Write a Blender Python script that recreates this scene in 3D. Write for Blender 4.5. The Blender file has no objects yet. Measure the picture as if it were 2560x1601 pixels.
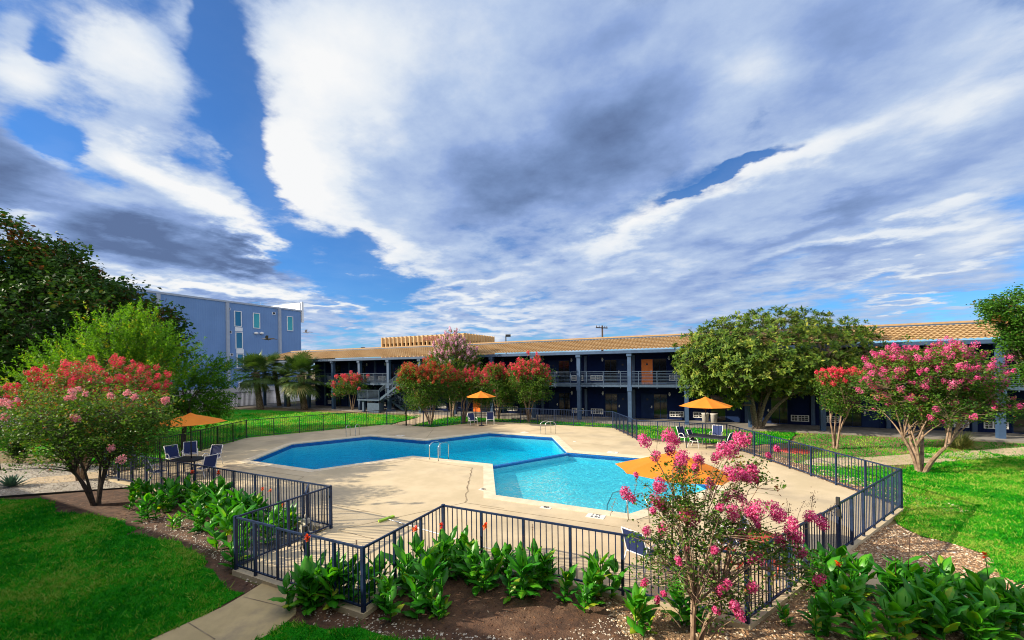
import bpy, math, random
import numpy as np
from mathutils import Vector, Matrix
from mathutils.geometry import tessellate_polygon
random.seed(7)
RNG = np.random.default_rng(11)
SC = bpy.context.scene
COL = SC.collection
# ------------------------------------------------------------------ camera
# world axes: x runs along the motel facade, y towards it, z up; metres.
FPX, EYE, CX, CY, ROLL = 970.0, 4.65, 1209.0, 866.0, 0.0148
YAW = math.radians(25.9)
cam_d = bpy.data.cameras.new('camera')
cam = bpy.data.objects.new('camera', cam_d); COL.objects.link(cam)
cam.matrix_world = (Matrix.Translation((0, 0, EYE)) @ Matrix.Rotation(YAW, 4, 'Z')
                    @ Matrix.Rotation(math.radians(90), 4, 'X') @ Matrix.Rotation(-ROLL, 4, 'Z'))
cam_d.sensor_width = 36.0
cam_d.lens = 36.0 * FPX / 2418.0
cam_d.shift_y = 110.0 / 2418.0
cam_d.clip_start = 0.05
cam_d.clip_end = 3000.0
SC.camera = cam
SC.view_settings.view_transform = 'Standard'
SC.view_settings.look = 'None'
SC.view_settings.exposure = 1.1
SC.view_settings.gamma = 1.0
SC.cycles.max_bounces = 6
SC.cycles.transparent_max_bounces = 16
SC.cycles.caustics_reflective = False
SC.cycles.caustics_refractive = False
SC.cycles.use_denoising = True
SC.cycles.pixel_filter_type = 'BLACKMAN_HARRIS'; SC.cycles.filter_width = 1.05
SC.cycles.use_adaptive_sampling = False

# ------------------------------------------------------------------ measuring helpers (survey of the photograph -> metres)
def _ab(x, y):
    dx, dy = x - CX, y - CY
    return (dx * math.cos(ROLL) - dy * math.sin(ROLL)) / FPX, (dx * math.sin(ROLL) + dy * math.cos(ROLL)) / FPX
def _rot(X, Z):
    return X * math.cos(YAW) - Z * math.sin(YAW), X * math.sin(YAW) + Z * math.cos(YAW)
def g(x, y, z=0.0):
    a, b = _ab(x, y); Z = (EYE - z) / b
    p = _rot(a * Z, Z); return Vector((p[0], p[1], z))
def pw(x, y, Z):
    a, b = _ab(x, y); p = _rot(a * Z, Z); return Vector((p[0], p[1], EYE - b * Z))
def depth(p):
    return -p[0] * math.sin(YAW) + p[1] * math.cos(YAW)

# ------------------------------------------------------------------ sun and sky
SUN_EL, SUN_AZ = math.radians(25.0), math.radians(31.0)
SUN_TRAVEL = Vector((math.cos(SUN_AZ) * math.cos(SUN_EL), math.sin(SUN_AZ) * math.cos(SUN_EL), -math.sin(SUN_EL)))
sun_d = bpy.data.lights.new('sun', 'SUN'); sun_d.energy = 4.2; sun_d.angle = math.radians(0.5); sun_d.color = (1.0, 0.88, 0.69)
sun = bpy.data.objects.new('sun', sun_d); COL.objects.link(sun)
sun.rotation_euler = SUN_TRAVEL.to_track_quat('-Z', 'Y').to_euler(); sun.location = (-40, -30, 40)

world = bpy.data.worlds.new('World'); SC.world = world; world.use_nodes = True
world.cycles.sampling_method = 'MANUAL'; world.cycles.sample_map_resolution = 256
wt = world.node_tree; wt.nodes.clear()
class NT:
    """small helper for writing node trees"""
    def __init__(s, t): s.t = t
    def n(s, kind, **kw):
        nd = s.t.nodes.new(kind)
        for k, v in kw.items(): setattr(nd, k, v)
        return nd
    def link(s, a, b): s.t.links.new(a, b)
    def put(s, sock, v):
        if hasattr(v, 'is_output') or isinstance(v, bpy.types.NodeSocket): s.link(v, sock)
        else: sock.default_value = v
    def m(s, op, a, b=0.0, c=0.0, clamp=False):
        nd = s.n('ShaderNodeMath', operation=op, use_clamp=clamp)
        s.put(nd.inputs[0], a); s.put(nd.inputs[1], b); s.put(nd.inputs[2], c); return nd.outputs[0]
    def vm(s, op, a, b=(0, 0, 0), sc=None):
        nd = s.n('ShaderNodeVectorMath', operation=op)
        s.put(nd.inputs[0], a); s.put(nd.inputs[1], b)
        if sc is not None: s.put(nd.inputs['Scale'], sc)
        return nd.outputs['Value'] if op in ('DOT_PRODUCT', 'LENGTH') else nd.outputs[0]
    def xyz(s, x, y, z=0.0):
        nd = s.n('ShaderNodeCombineXYZ'); s.put(nd.inputs[0], x); s.put(nd.inputs[1], y); s.put(nd.inputs[2], z); return nd.outputs[0]
    def noise(s, vec, scale, detail=6.0, rough=0.55, dist=0.0, col=False):
        nd = s.n('ShaderNodeTexNoise'); s.put(nd.inputs['Vector'], vec)
        nd.inputs['Scale'].default_value = scale; nd.inputs['Detail'].default_value = detail
        nd.inputs['Roughness'].default_value = rough; nd.inputs['Distortion'].default_value = dist
        return nd.outputs['Color'] if col else nd.outputs[0]
    def mr(s, v, a, b, c=0.0, d=1.0, smooth=True):
        nd = s.n('ShaderNodeMapRange', interpolation_type='SMOOTHSTEP' if smooth else 'LINEAR')
        s.put(nd.inputs[0], v); s.put(nd.inputs[1], a); s.put(nd.inputs[2], b); s.put(nd.inputs[3], c); s.put(nd.inputs[4], d); return nd.outputs[0]
    def mix(s, f, a, b, blend='MIX'):
        nd = s.n('ShaderNodeMix', data_type='RGBA', blend_type=blend)
        s.put(nd.inputs[0], f); s.put(nd.inputs[6], a); s.put(nd.inputs[7], b); return nd.outputs[2]
    def ramp(s, f, stops, interp='LINEAR'):
        nd = s.n('ShaderNodeValToRGB'); r = nd.color_ramp; r.interpolation = interp
        while len(r.elements) > 1: r.elements.remove(r.elements[-1])
        r.elements[0].position = stops[0][0]; r.elements[0].color = (*stops[0][1], 1)
        for p, c in stops[1:]:
            e = r.elements.new(p); e.color = (*c, 1)
        s.put(nd.inputs[0], f); return nd.outputs[0]
def lin(r, gg, b):
    f = lambda c: (c / 255.0 / 12.92) if c <= 10 else ((c / 255.0 + 0.055) / 1.055) ** 2.4
    return (f(r), f(gg), f(b))

w = NT(wt)
tc = w.n('ShaderNodeTexCoord').outputs['Generated']
Rv = (math.cos(YAW), math.sin(YAW), 0); Fv = (-math.sin(YAW), math.cos(YAW), 0)
fwd = w.m('MAXIMUM', w.m('ABSOLUTE', w.vm('DOT_PRODUCT', tc, Fv)), 0.12)
sep = w.n('ShaderNodeSeparateXYZ'); w.link(tc, sep.inputs[0])
zc = w.m('MAXIMUM', sep.outputs[2], 0.0)
ab = w.xyz(w.m('DIVIDE', w.vm('DOT_PRODUCT', tc, Rv), fwd), w.m('DIVIDE', zc, fwd))
zp = w.m('ADD', zc, 0.09)
pl = w.xyz(w.m('DIVIDE', sep.outputs[0], zp), w.m('DIVIDE', sep.outputs[1], zp))      # flat cloud layer overhead
# cloud streets: layer coordinates stretched along the wind
wind = math.atan2(*reversed(_rot(-0.30, 1.0)))
def stretch(vec, ang, sx, sy):
    nd = w.n('ShaderNodeMapping', vector_type='TEXTURE'); w.link(vec, nd.inputs[0])
    nd.inputs['Rotation'].default_value = (0, 0, ang); nd.inputs['Scale'].default_value = (sx, sy, 1); return nd.outputs[0]
st_ = stretch(pl, wind, 2.3, 0.62)
n_soft = w.noise(pl, 1.5, 9, 0.6)
n_fine = w.noise(pl, 4.2, 9, 0.63)
n_str = w.noise(st_, 1.5, 5, 0.52)
wc = w.noise(pl, 1.7, 6, 0.58, col=True)
wrp = w.vm('SCALE', w.vm('SUBTRACT', wc, (0.5, 0.5, 0.5)), sc=0.36)
wrp = w.vm('MULTIPLY', wrp, (1.0, 0.8, 0.0))
abw = w.vm('ADD', ab, wrp)
def blobs(rows, start, k=1.0):
    acc = start
    for x, y, rx, ry, ang, amp in rows:
        nd = w.n('ShaderNodeMapping', vector_type='TEXTURE')
        ma = w.n('ShaderNodeVectorMath', operation='MULTIPLY_ADD')      # chained so that the shader compiler keeps few values alive
        w.link(acc, ma.inputs[0]); ma.inputs[1].default_value = (1e-7, 1e-7, 0); w.link(abw, ma.inputs[2]); w.link(ma.outputs[0], nd.inputs[0])
        nd.inputs['Location'].default_value = ((x - CX) / FPX, (CY - y) / FPX, 0)
        nd.inputs['Rotation'].default_value = (0, 0, math.radians(ang))
        nd.inputs['Scale'].default_value = (rx / FPX, ry / FPX, 1)
        v = w.mr(w.vm('LENGTH', nd.outputs[0]), 1.0, 0.0, 0.0, amp * k)
        acc = w.m('ADD', acc, v)
    return acc
# rows: x, y, half length, half width (photo pixels), tilt, amount
cover = [
    (280, 150, 290, 185, -42, 1.5), (40, 150, 210, 150, -30, 1.3), (430, 30, 130, 70, -50, 0.5), (380, 120, 130, 90, -60, 0.8), (10, 20, 90, 60, 0, 0.6),
    (20, 370, 210, 190, -30, 1.5), (330, 350, 200, 90, -20, 1.3), (440, 450, 310, 180, -30, 1.5),
    (250, 560, 520, 130, -6, 1.6), (560, 590, 230, 70, -12, 1.0), (420, 680, 520, 55, -2, 1.1), (740, 730, 160, 28, -5, 0.8),
    (900, 130, 420, 420, -20, 1.7), (860, 420, 290, 290, -35, 1.6), (1000, 560, 260, 150, -40, 1.2), (1300, 330, 600, 420, 0, 1.7),
    (1500, 120, 900, 350, 0, 1.5), (2100, 160, 700, 420, 10, 1.6), (1900, 480, 800, 160, 24, 1.4), (2250, 420, 500, 260, 20, 1.3),
    (1500, 620, 620, 130, 10, 1.3), (1150, 690, 330, 60, 15, 1.0), (1900, 650, 620, 90, 12, 1.1), (1150, 770, 420, 40, 3, 0.7), (1500, 750, 500, 60, 6, 0.7),
    (2130, 720, 200, 20, 3, 0.5),
    (300, 620, 700, 150, 0, 0.9), (2250, 620, 420, 150, 10, 1.1), (620, 760, 500, 60, 0, 0.6), (1900, 770, 700, 60, 2, 0.5), (330, 250, 200, 120, -35, 0.5), (200, 470, 300, 120, -20, 0.6),
    # clear gaps
    (535, 110, 90, 290, 12, -1.4), (600, 330, 85, 240, 22, -1.4), (130, 285, 160, 70, -38, -1.2), (90, 80, 90, 50, -30, -1.0), (700, 560, 90, 120, 45, -0.9),
    (820, 625, 120, 85, 20, -1.2), (920, 680, 130, 60, -10, -0.9), (1760, 404, 190, 30, 27, -1.9), (1650, 462, 120, 26, 22, -1.1), (1830, 268, 90, 60, 30, -0.7),
    (2320, 725, 230, 32, 5, -1.3), (480, 20, 60, 60, 0, -0.4), (870, 770, 120, 26, 0, -0.5),
]
light = [
    (275, 135, 260, 160, -42, 0.60), (40, 130, 170, 90, -25, 0.45), (330, 335, 180, 60, -15, 0.50), (455, 430, 230, 75, -34, 0.70), (560, 500, 150, 50, -35, 0.6), (630, 555, 90, 30, -30, 0.5),
    (150, 330, 60, 50, -50, 0.55), (60, 480, 200, 35, -12, 0.45), (480, 662, 420, 26, -2, 0.65), (700, 668, 110, 24, 0, 0.4), (500, 640, 500, 60, 0, 0.2), (780, 728, 120, 20, -5, 0.5), (150, 640, 200, 30, 0, 0.25),
    (780, 180, 260, 330, -20, 0.60), (720, 420, 200, 200, -38, 0.60), (860, 560, 190, 80, -42, 0.55), (1000, 620, 190, 60, -35, 0.35), (1050, 150, 330, 260, 0, 0.22),
    (1560, 515, 330, 62, 21, 0.62), (1900, 370, 380, 70, 27, 0.50), (2280, 250, 330, 90, 22, 0.32), (1380, 555, 120, 50, 10, 0.3), (1780, 150, 210, 120, 22, 0.34),
    (2100, 565, 560, 36, 16, 0.40), (1450, 640, 260, 40, 10, 0.25), (1120, 690, 260, 30, 18, 0.35), (2200, 640, 420, 22, 8, 0.35), (2140, 722, 200, 16, 3, 0.35), (1150, 770, 420, 40, 3, 0.3), (2330, 560, 200, 50, 18, 0.25),
    # shaded bellies
    (20, 380, 200, 150, -30, -0.70), (400, 560, 470, 90, -6, -0.55), (620, 600, 200, 45, -8, -0.45), (250, 520, 260, 60, -15, -0.25), (600, 705, 260, 16, 0, -0.3),
    (1180, 430, 240, 150, 5, -0.45), (1400, 400, 330, 150, 12, -0.38), (1480, 290, 330, 130, 12, -0.32), (1300, 560, 260, 60, 8, -0.22), (1120, 300, 200, 160, 0, -0.16),
    (1900, 90, 420, 110, 15, -0.24), (1450, 90, 260, 90, 20, -0.16), (2250, 400, 420, 70, 22, -0.16), (1900, 545, 420, 46, 20, -0.28), (1900, 640, 420, 30, 12, -0.2), (2300, 700, 300, 26, 5, -0.12),
]
cov = blobs(cover, w.m('ADD', w.m('MULTIPLY', w.m('SUBTRACT', n_soft, 0.5), 1.9), w.m('ADD', w.m('MULTIPLY', w.m('SUBTRACT', n_fine, 0.5), 1.55), -0.14)))
sepb = w.n('ShaderNodeSeparateXYZ'); w.link(ab, sepb.inputs[0])
side = w.mr(sepb.outputs[0], -0.70, -0.05)                     # puffy broken cloud on the left, drawn out streets on the right
puff = w.noise(pl, 2.6, 8, 0.55)
cov = w.m('ADD', cov, w.m('MULTIPLY', w.m('SUBTRACT', n_str, 0.5), w.mr(side, 0, 1, 0.15, 0.9)))
cov = w.m('ADD', cov, w.m('MULTIPLY', w.m('SUBTRACT', puff, 0.5), w.mr(side, 0, 1, 2.2, 0.0)))
low = w.mr(sepb.outputs[1], 0.0, 0.30, 1.0, 0.0)
cov = w.m('ADD', cov, w.m('MULTIPLY', low, 0.55))
C = w.mr(cov, -0.12, w.mr(side, 0, 1, 0.78, 1.05), 0.06, 1.0)
lum = blobs(light, w.m('ADD', w.m('MULTIPLY', w.m('SUBTRACT', n_soft, 0.5), 0.60), 0.56), 0.85)
lum = w.m('ADD', lum, w.m('MULTIPLY', w.m('SUBTRACT', n_str, 0.5), w.mr(side, 0, 1, 0.12, 0.45)))
lum = w.m('ADD', lum, w.m('MULTIPLY', w.m('SUBTRACT', puff, 0.5), w.mr(side, 0, 1, 0.7, 0.0)))
lum = w.m('ADD', lum, w.m('MULTIPLY', w.m('SUBTRACT', n_fine, 0.5), 0.42))
ccol = w.ramp(w.m('MULTIPLY', lum, 0.8), [(0.0, lin(98, 120, 162)), (0.15, lin(120, 146, 192)), (0.33, lin(147, 173, 222)), (0.50, lin(186, 206, 238)), (0.68, lin(232, 240, 250)), (0.88, lin(253, 254, 255))])
sky = w.n('ShaderNodeTexSky', sky_type='NISHITA'); sky.sun_disc = False
sky.sun_elevation = SUN_EL; sky.sun_rotation = math.atan2(-SUN_TRAVEL.x, -SUN_TRAVEL.y)
sky.altitude = 150; sky.air_density = 1.0; sky.dust_density = 0.2; sky.ozone_density = 3.0
blue = w.mix(1.0, sky.outputs[0], (0.42, 0.90, 1.42, 1), 'MULTIPLY')
cl10 = w.vm('SCALE', ccol, sc=8.9)
skyc = w.mix(C, blue, cl10)
# warm fill added to the sky overhead and behind the camera, out of view
sky_fill = w.m('ADD', w.mr(sep.outputs[2], 0.70, 0.95, 1.0, 2.1), w.mr(w.vm('DOT_PRODUCT', tc, Fv), 0.0, -0.7, 0.0, 1.0))
skyc = w.mix(w.m('MULTIPLY', w.m('SUBTRACT', sky_fill, 1.0, clamp=True), 0.75), skyc, (7.2, 6.9, 6.3, 1))
skyc = w.vm('SCALE', skyc, sc=sky_fill)
bg = w.n('ShaderNodeBackground'); w.link(skyc, bg.inputs[0]); bg.inputs[1].default_value = 0.05
wo = w.n('ShaderNodeOutputWorld'); w.link(bg.outputs[0], wo.inputs[0])

# ------------------------------------------------------------------ object helpers
def tag(o, label=None, cat=None, group=None, kind=None):
    if label: o['label'] = label
    if cat: o['category'] = cat
    if group: o['group'] = group
    if kind: o['kind'] = kind
    return o
def thing(name, label, cat, loc=(0, 0, 0), rotz=0.0, group=None):
    o = bpy.data.objects.new(name, None); COL.objects.link(o)
    o.location = loc; o.rotation_euler = (0, 0, rotz); o.empty_display_size = 0.2
    return tag(o, label, cat, group)
def world_loc(o):
    p = Vector((0, 0, 0))
    while o is not None:
        p = p + o.location; o = o.parent
    return p
def link_mesh(name, me, mat, parent=None, origin=None):
    if mat is not None and len(me.materials) == 0: me.materials.append(mat)
    o = bpy.data.objects.new(name, me); COL.objects.link(o)
    if parent is not None: o.parent = parent
    elif origin is not None: o.location = origin
    return o
def copy_tree(o, parent=None):
    c = o.copy(); COL.objects.link(c)
    if parent is not None: c.parent = parent
    for ch in list(o.children): copy_tree(ch, c)
    return c
class MB:
    def __init__(s): s.v = []; s.f = []; s.sm = []
    def add(s, vs, fs, smooth=False):
        k = len(s.v); s.v.extend([tuple(p) for p in vs]); s.f.extend([tuple(i + k for i in f) for f in fs]); s.sm.extend([smooth] * len(fs)); return s
    def obox(s, c, ax, ay, az):
        c, ax, ay, az = Vector(c), Vector(ax), Vector(ay), Vector(az)
        vs = [c + ax * i + ay * j + az * k for k in (-1, 1) for j in (-1, 1) for i in (-1, 1)]
        return s.add(vs, [(0, 2, 3, 1), (4, 5, 7, 6), (0, 1, 5, 4), (2, 6, 7, 3), (0, 4, 6, 2), (1, 3, 7, 5)])
    def box(s, x0, x1, y0, y1, z0, z1):
        return s.obox(((x0 + x1) / 2, (y0 + y1) / 2, (z0 + z1) / 2), (abs(x1 - x0) / 2, 0, 0), (0, abs(y1 - y0) / 2, 0), (0, 0, abs(z1 - z0) / 2))
    def bar(s, a, b, w, h, up=(0, 0, 1)):
        a, b = Vector(a), Vector(b); d = b - a; L = d.length; d = d / L
        sd = d.cross(Vector(up))
        sd = sd.normalized() if sd.length > 1e-5 else Vector((1, 0, 0)); u = sd.cross(d)
        return s.obox((a + b) / 2, d * L / 2, sd * w / 2, u * h / 2)
    def tube(s, pts, r, n=8, cap=True, smooth=True):
        pts = [Vector(p) for p in pts]; rs = r if isinstance(r, (list, tuple)) else [r] * len(pts)
        vs = []; ref = None
        for i, p in enumerate(pts):
            d = (pts[min(i + 1, len(pts) - 1)] - pts[max(i - 1, 0)]).normalized()
            if ref is None: ref = Vector((1, 0, 0)) if abs(d.z) > 0.8 else Vector((0, 0, 1))
            sd = d.cross(ref)
            if sd.length < 1e-4: sd = d.cross(Vector((0.3, 1, 0.2)))
            sd.normalize(); u = sd.cross(d).normalized(); ref = u if False else ref
            for k in range(n):
                a = 2 * math.pi * k / n; vs.append(p + (sd * math.cos(a) + u * math.sin(a)) * rs[i])
        fs = []
        for i in range(len(pts) - 1):
            for k in range(n):
                fs.append((i * n + k, i * n + (k + 1) % n, (i + 1) * n + (k + 1) % n, (i + 1) * n + k))
        s.add(vs, fs, smooth)
        if cap:
            s.f.append(tuple(len(s.v) - len(vs) + k for k in reversed(range(n)))); s.sm.append(False)
            s.f.append(tuple(len(s.v) - n + k for k in range(n))); s.sm.append(False)
        return s
    def lathe(s, prof, c=(0, 0, 0), n=20, smooth=True):
        vs = []; 
        for r, z in prof:
            for k in range(n):
                a = 2 * math.pi * k / n; vs.append((c[0] + r * math.cos(a), c[1] + r * math.sin(a), c[2] + z))
        fs = [(i * n + k, i * n + (k + 1) % n, (i + 1) * n + (k + 1) % n, (i + 1) * n + k) for i in range(len(prof) - 1) for k in range(n)]
        return s.add(vs, fs, smooth)
    def prism(s, poly, z0, z1, holes=()):
        loops = [[Vector((p[0], p[1], 0)) for p in poly]] + [[Vector((p[0], p[1], 0)) for p in h] for h in holes]
        tris = tessellate_polygon(loops); flat = [p for l in loops for p in l]; n = len(flat)
        def area(t): a, b, c = (flat[i] for i in t); return (b.x - a.x) * (c.y - a.y) - (c.x - a.x) * (b.y - a.y)
        tris = [t if area(t) > 0 else (t[0], t[2], t[1]) for t in tris]
        vs = [(p.x, p.y, z1) for p in flat]; fs = list(tris)
        if z0 is not None:
            vs += [(p.x, p.y, z0) for p in flat]
            k = 0
            for l in loops:
                m = len(l)
                for i in range(m): fs.append((k + i, k + (i + 1) % m, n + k + (i + 1) % m, n + k + i))
                k += m
        return s.add(vs, fs)
    def build(s, name, mat, parent=None, origin=None, fix=False):
        off = world_loc(parent) if parent is not None else (Vector(origin) if origin is not None else Vector((0, 0, 0)))
        me = bpy.data.meshes.new(name)
        me.from_pydata([(a - off[0], b - off[1], c - off[2]) for a, b, c in s.v], [], s.f)
        me.polygons.foreach_set('use_smooth', s.sm)
        if fix:
            import bmesh
            bm = bmesh.new(); bm.from_mesh(me); bmesh.ops.recalc_face_normals(bm, faces=bm.faces); bm.to_mesh(me); bm.free()
        me.update()
        return link_mesh(name, me, mat, parent, origin)
def soup(name, polys, mat, parent=None, origin=None, rnd=None, smooth=False):
    """polys: array (N,k,3) of separate k-gons; rnd: per-face number for colour variety"""
    P = np.asarray(polys, dtype=np.float64); N, k, _ = P.shape
    off = np.array(world_loc(parent) if parent is not None else (origin if origin is not None else (0, 0, 0)))
    V = (P.reshape(-1, 3) - off).astype(np.float32)
    me = bpy.data.meshes.new(name)
    me.vertices.add(N * k); me.vertices.foreach_set('co', V.ravel())
    me.loops.add(N * k); me.loops.foreach_set('vertex_index', np.arange(N * k, dtype=np.int32))
    me.polygons.add(N); me.polygons.foreach_set('loop_start', np.arange(0, N * k, k, dtype=np.int32))
    try: me.polygons.foreach_set('loop_total', np.full(N, k, dtype=np.int32))
    except Exception: pass
    if smooth: me.polygons.foreach_set('use_smooth', np.ones(N, dtype=bool))
    at = me.attributes.new('rnd', 'FLOAT', 'FACE')
    at.data.foreach_set('value', (RNG.random(N) if rnd is None else np.asarray(rnd)).astype(np.float32))
    me.update(calc_edges=True)
    return link_mesh(name, me, mat, parent, origin)
def struct(o): o['kind'] = 'structure'; return o

# ------------------------------------------------------------------ materials
def newmat(name):
    m = bpy.data.materials.new(name); m.use_nodes = True
    t = NT(m.node_tree); b = m.node_tree.nodes['Principled BSDF']; return m, t, b
def M(name, c1, c2=None, scale=4.0, rough=0.6, bump=0.0, bscale=None, metal=0.0, spec=None, detail=5, lo=0.35, hi=0.65, c3=None, scale3=0.7, bdist=0.02, coord='pos'):
    m, t, b = newmat(name)
    pos = t.n('ShaderNodeNewGeometry').outputs['Position'] if coord == 'pos' else t.n('ShaderNodeTexCoord').outputs['Object']
    if c2 is None: c2 = tuple(v * 0.82 for v in c1)
    col = t.mix(t.mr(t.noise(pos, scale, detail, 0.6), lo, hi), (*c1, 1), (*c2, 1))
    if c3 is not None: col = t.mix(t.mr(t.noise(pos, scale3, 6, 0.62), 0.48, 0.72), col, (*c3, 1))
    t.link(col, b.inputs['Base Color'])
    b.inputs['Roughness'].default_value = rough; b.inputs['Metallic'].default_value = metal
    if spec is not None: b.inputs['Specular IOR Level'].default_value = spec
    if bump:
        bn = t.n('ShaderNodeBump'); bn.inputs['Strength'].default_value = bump; bn.inputs['Distance'].default_value = bdist
        t.link(t.noise(pos, bscale or scale * 4, 6, 0.65), bn.inputs['Height']); t.link(bn.outputs[0], b.inputs['Normal'])
    return m
def leafmat(name, stops, trans=0.35, rough=0.45, spec=0.35, tcol=None):
    m, t, b = newmat(name)
    at = t.n('ShaderNodeAttribute'); at.attribute_name = 'rnd'
    col = t.ramp(at.outputs['Fac'], stops)
    t.link(col, b.inputs['Base Color']); b.inputs['Roughness'].default_value = rough; b.inputs['Specular IOR Level'].default_value = spec
    tr = t.n('ShaderNodeBsdfTranslucent'); t.link(t.mix(1.0, col, (*(tcol or (1.3, 1.25, 0.6)), 1), 'MULTIPLY'), tr.inputs[0])
    mx = t.n('ShaderNodeMixShader'); mx.inputs[0].default_value = trans
    t.link(b.outputs[0], mx.inputs[1]); t.link(tr.outputs[0], mx.inputs[2]); t.link(mx.outputs[0], m.node_tree.nodes['Material Output'].inputs[0])
    return m
MAT = {}
MAT['navy'] = M('navy_paint', (0.009, 0.024, 0.082), (0.007, 0.019, 0.065), 1.3, 0.7, 0.12, 40, spec=0.15)
MAT['navy_trim'] = M('navy_trim_paint', (0.038, 0.080, 0.160), (0.028, 0.060, 0.125), 2.0, 0.5, 0.1, 30)
MAT['navy_wall'] = M('navy_wall_paint', (0.0045, 0.014, 0.066), (0.0035, 0.010, 0.048), 0.8, 0.85, 0.2, 60, spec=0.12)
MAT['fence'] = M('fence_paint', (0.011, 0.027, 0.074), (0.007, 0.016, 0.046), 6, 0.45, 0.0, spec=0.35)
MAT['fence_black'] = M('black_iron', (0.008, 0.009, 0.011), (0.014, 0.013, 0.013), 5, 0.45)
MAT['rail'] = M('balcony_rail_paint', (0.055, 0.092, 0.150), (0.040, 0.068, 0.115), 5, 0.45)
MAT['deck'] = M('deck_concrete', (0.54, 0.435, 0.28), (0.46, 0.37, 0.23), 0.75, 0.85, 0.3, 55, c3=(0.36, 0.295, 0.20), scale3=0.33, bdist=0.004)
MAT['coping'] = M('coping_concrete', (0.66, 0.56, 0.40), (0.56, 0.47, 0.33), 2.5, 0.8, 0.2, 60, bdist=0.004)
MAT['joint'] = M('joint_dirt', (0.17, 0.125, 0.075), (0.36, 0.28, 0.17), 3, 0.95)
MAT['path'] = M('path_concrete', (0.54, 0.41, 0.205), (0.44, 0.335, 0.165), 1.6, 0.9, 0.35, 30, c3=(0.33, 0.255, 0.155), scale3=1.1, bdist=0.006)
MAT['sidewalk'] = M('sidewalk_concrete', (0.52, 0.40, 0.26), (0.44, 0.335, 0.21), 1.4, 0.9, 0.3, 30, c3=(0.36, 0.28, 0.18), scale3=0.8, bdist=0.006)
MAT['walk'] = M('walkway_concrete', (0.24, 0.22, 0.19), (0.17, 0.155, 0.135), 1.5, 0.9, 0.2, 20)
MAT['soil'] = M('mulch_soil', (0.105, 0.050, 0.026), (0.052, 0.025, 0.014), 7, 0.95, 0.9, 26, c3=(0.16, 0.088, 0.05), scale3=1.6, bdist=0.03)
MAT['pebble_bed'] = M('pebble_bed', (0.27, 0.175, 0.095), (0.13, 0.075, 0.04), 13, 0.9, 0.8, 26, bdist=0.03)
MAT['gravel_bed'] = M('pale_gravel_bed', (0.47, 0.43, 0.365), (0.28, 0.245, 0.2), 16, 0.9, 0.7, 30, bdist=0.03)
MAT['lot'] = M('parking_concrete', (0.46, 0.43, 0.40), (0.37, 0.35, 0.33), 0.4, 0.9, 0.1, 8)
MAT['dry'] = M('dry_grass_soil', (0.20, 0.115, 0.050), (0.10, 0.115, 0.028), 0.9, 0.95, 0.8, 18, c3=(0.30, 0.19, 0.095), scale3=1.3, lo=.40, hi=.60)
def lawnmat():
    m, t, b = newmat('lawn_turf')
    pos = t.n('ShaderNodeNewGeometry').outputs['Position']
    st = t.n('ShaderNodeMapping'); t.link(pos, st.inputs[0]); st.inputs['Scale'].default_value = (1, 1, 1)
    big = t.mr(t.noise(pos, 0.55, 6, 0.6), 0.36, 0.66); fine = t.mr(t.noise(pos, 34, 4, 0.7), 0.3, 0.7)
    col = t.mix(big, (0.012, 0.300, 0.004, 1), (0.060, 0.36, 0.007, 1))
    col = t.mix(t.m('MULTIPLY', fine, 0.62), col, (0.007, 0.165, 0.002, 1))
    col = t.mix(t.mr(t.noise(pos, 1.1, 8, 0.72), 0.60, 0.76), col, (0.18, 0.20, 0.04, 1))
    col = t.mix(t.mr(t.noise(pos, 5.5, 5, 0.7), 0.50, 0.72, 0, 0.75), col, (0.006, 0.150, 0.002, 1))
    t.link(col, b.inputs['Base Color']); b.inputs['Roughness'].default_value = 0.9; b.inputs['Specular IOR Level'].default_value = 0.15
    bn = t.n('ShaderNodeBump'); bn.inputs['Strength'].default_value = 1.0; bn.inputs['Distance'].default_value = 0.05
    h = t.m('ADD', t.noise(pos, 22, 5, 0.7), t.m('MULTIPLY', t.noise(pos, 4.0, 4, 0.6), 2.2))
    t.link(h, bn.inputs['Height']); t.link(bn.outputs[0], b.inputs['Normal'])
    return m
MAT['lawn'] = lawnmat()
MAT['grass'] = leafmat('grass_blades', [(0, (0.005, 0.200, 0.002)), (0.45, (0.020, 0.350, 0.004)), (0.8, (0.100, 0.420, 0.008)), (1, (0.30, 0.42, 0.06))], 0.35, 0.6, 0.2)
MAT['stone'] = leafmat('pebbles', [(0, (0.10, 0.055, 0.03)), (0.25, (0.27, 0.145, 0.07)), (0.6, (0.40, 0.26, 0.145)), (0.88, (0.52, 0.40, 0.27)), (1, (0.72, 0.64, 0.52))], 0.0, 0.7, 0.3)
MAT['palestone'] = leafmat('pale_stones', [(0, (0.22, 0.17, 0.12)), (0.4, (0.42, 0.35, 0.27)), (0.8, (0.58, 0.51, 0.42)), (1, (0.74, 0.69, 0.61))], 0.0, 0.75, 0.3)
MAT['chips'] = leafmat('mulch_chips', [(0, (0.040, 0.019, 0.010)), (0.5, (0.11, 0.050, 0.026)), (0.85, (0.20, 0.105, 0.055)), (1, (0.42, 0.33, 0.24))], 0.0, 0.9, 0.2)
MAT['white'] = M('white_metal', (0.78, 0.78, 0.78), (0.70, 0.70, 0.70), 9, 0.38)
MAT['chrome'] = M('steel_rail', (0.66, 0.66, 0.66), (0.55, 0.55, 0.55), 12, 0.22, metal=1.0)
MAT['sling'] = M('blue_sling', (0.008, 0.026, 0.125), (0.006, 0.018, 0.09), 30, 0.8, 0.15, 220, bdist=0.002, coord='obj')
MAT['darktable'] = M('dark_table', (0.012, 0.015, 0.026), (0.02, 0.024, 0.038), 8, 0.4)
MAT['orange'] = M('orange_canvas', (0.86, 0.27, 0.018), (0.78, 0.235, 0.015), 1.5, 0.8, 0.1, 200, coord='obj')
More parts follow.
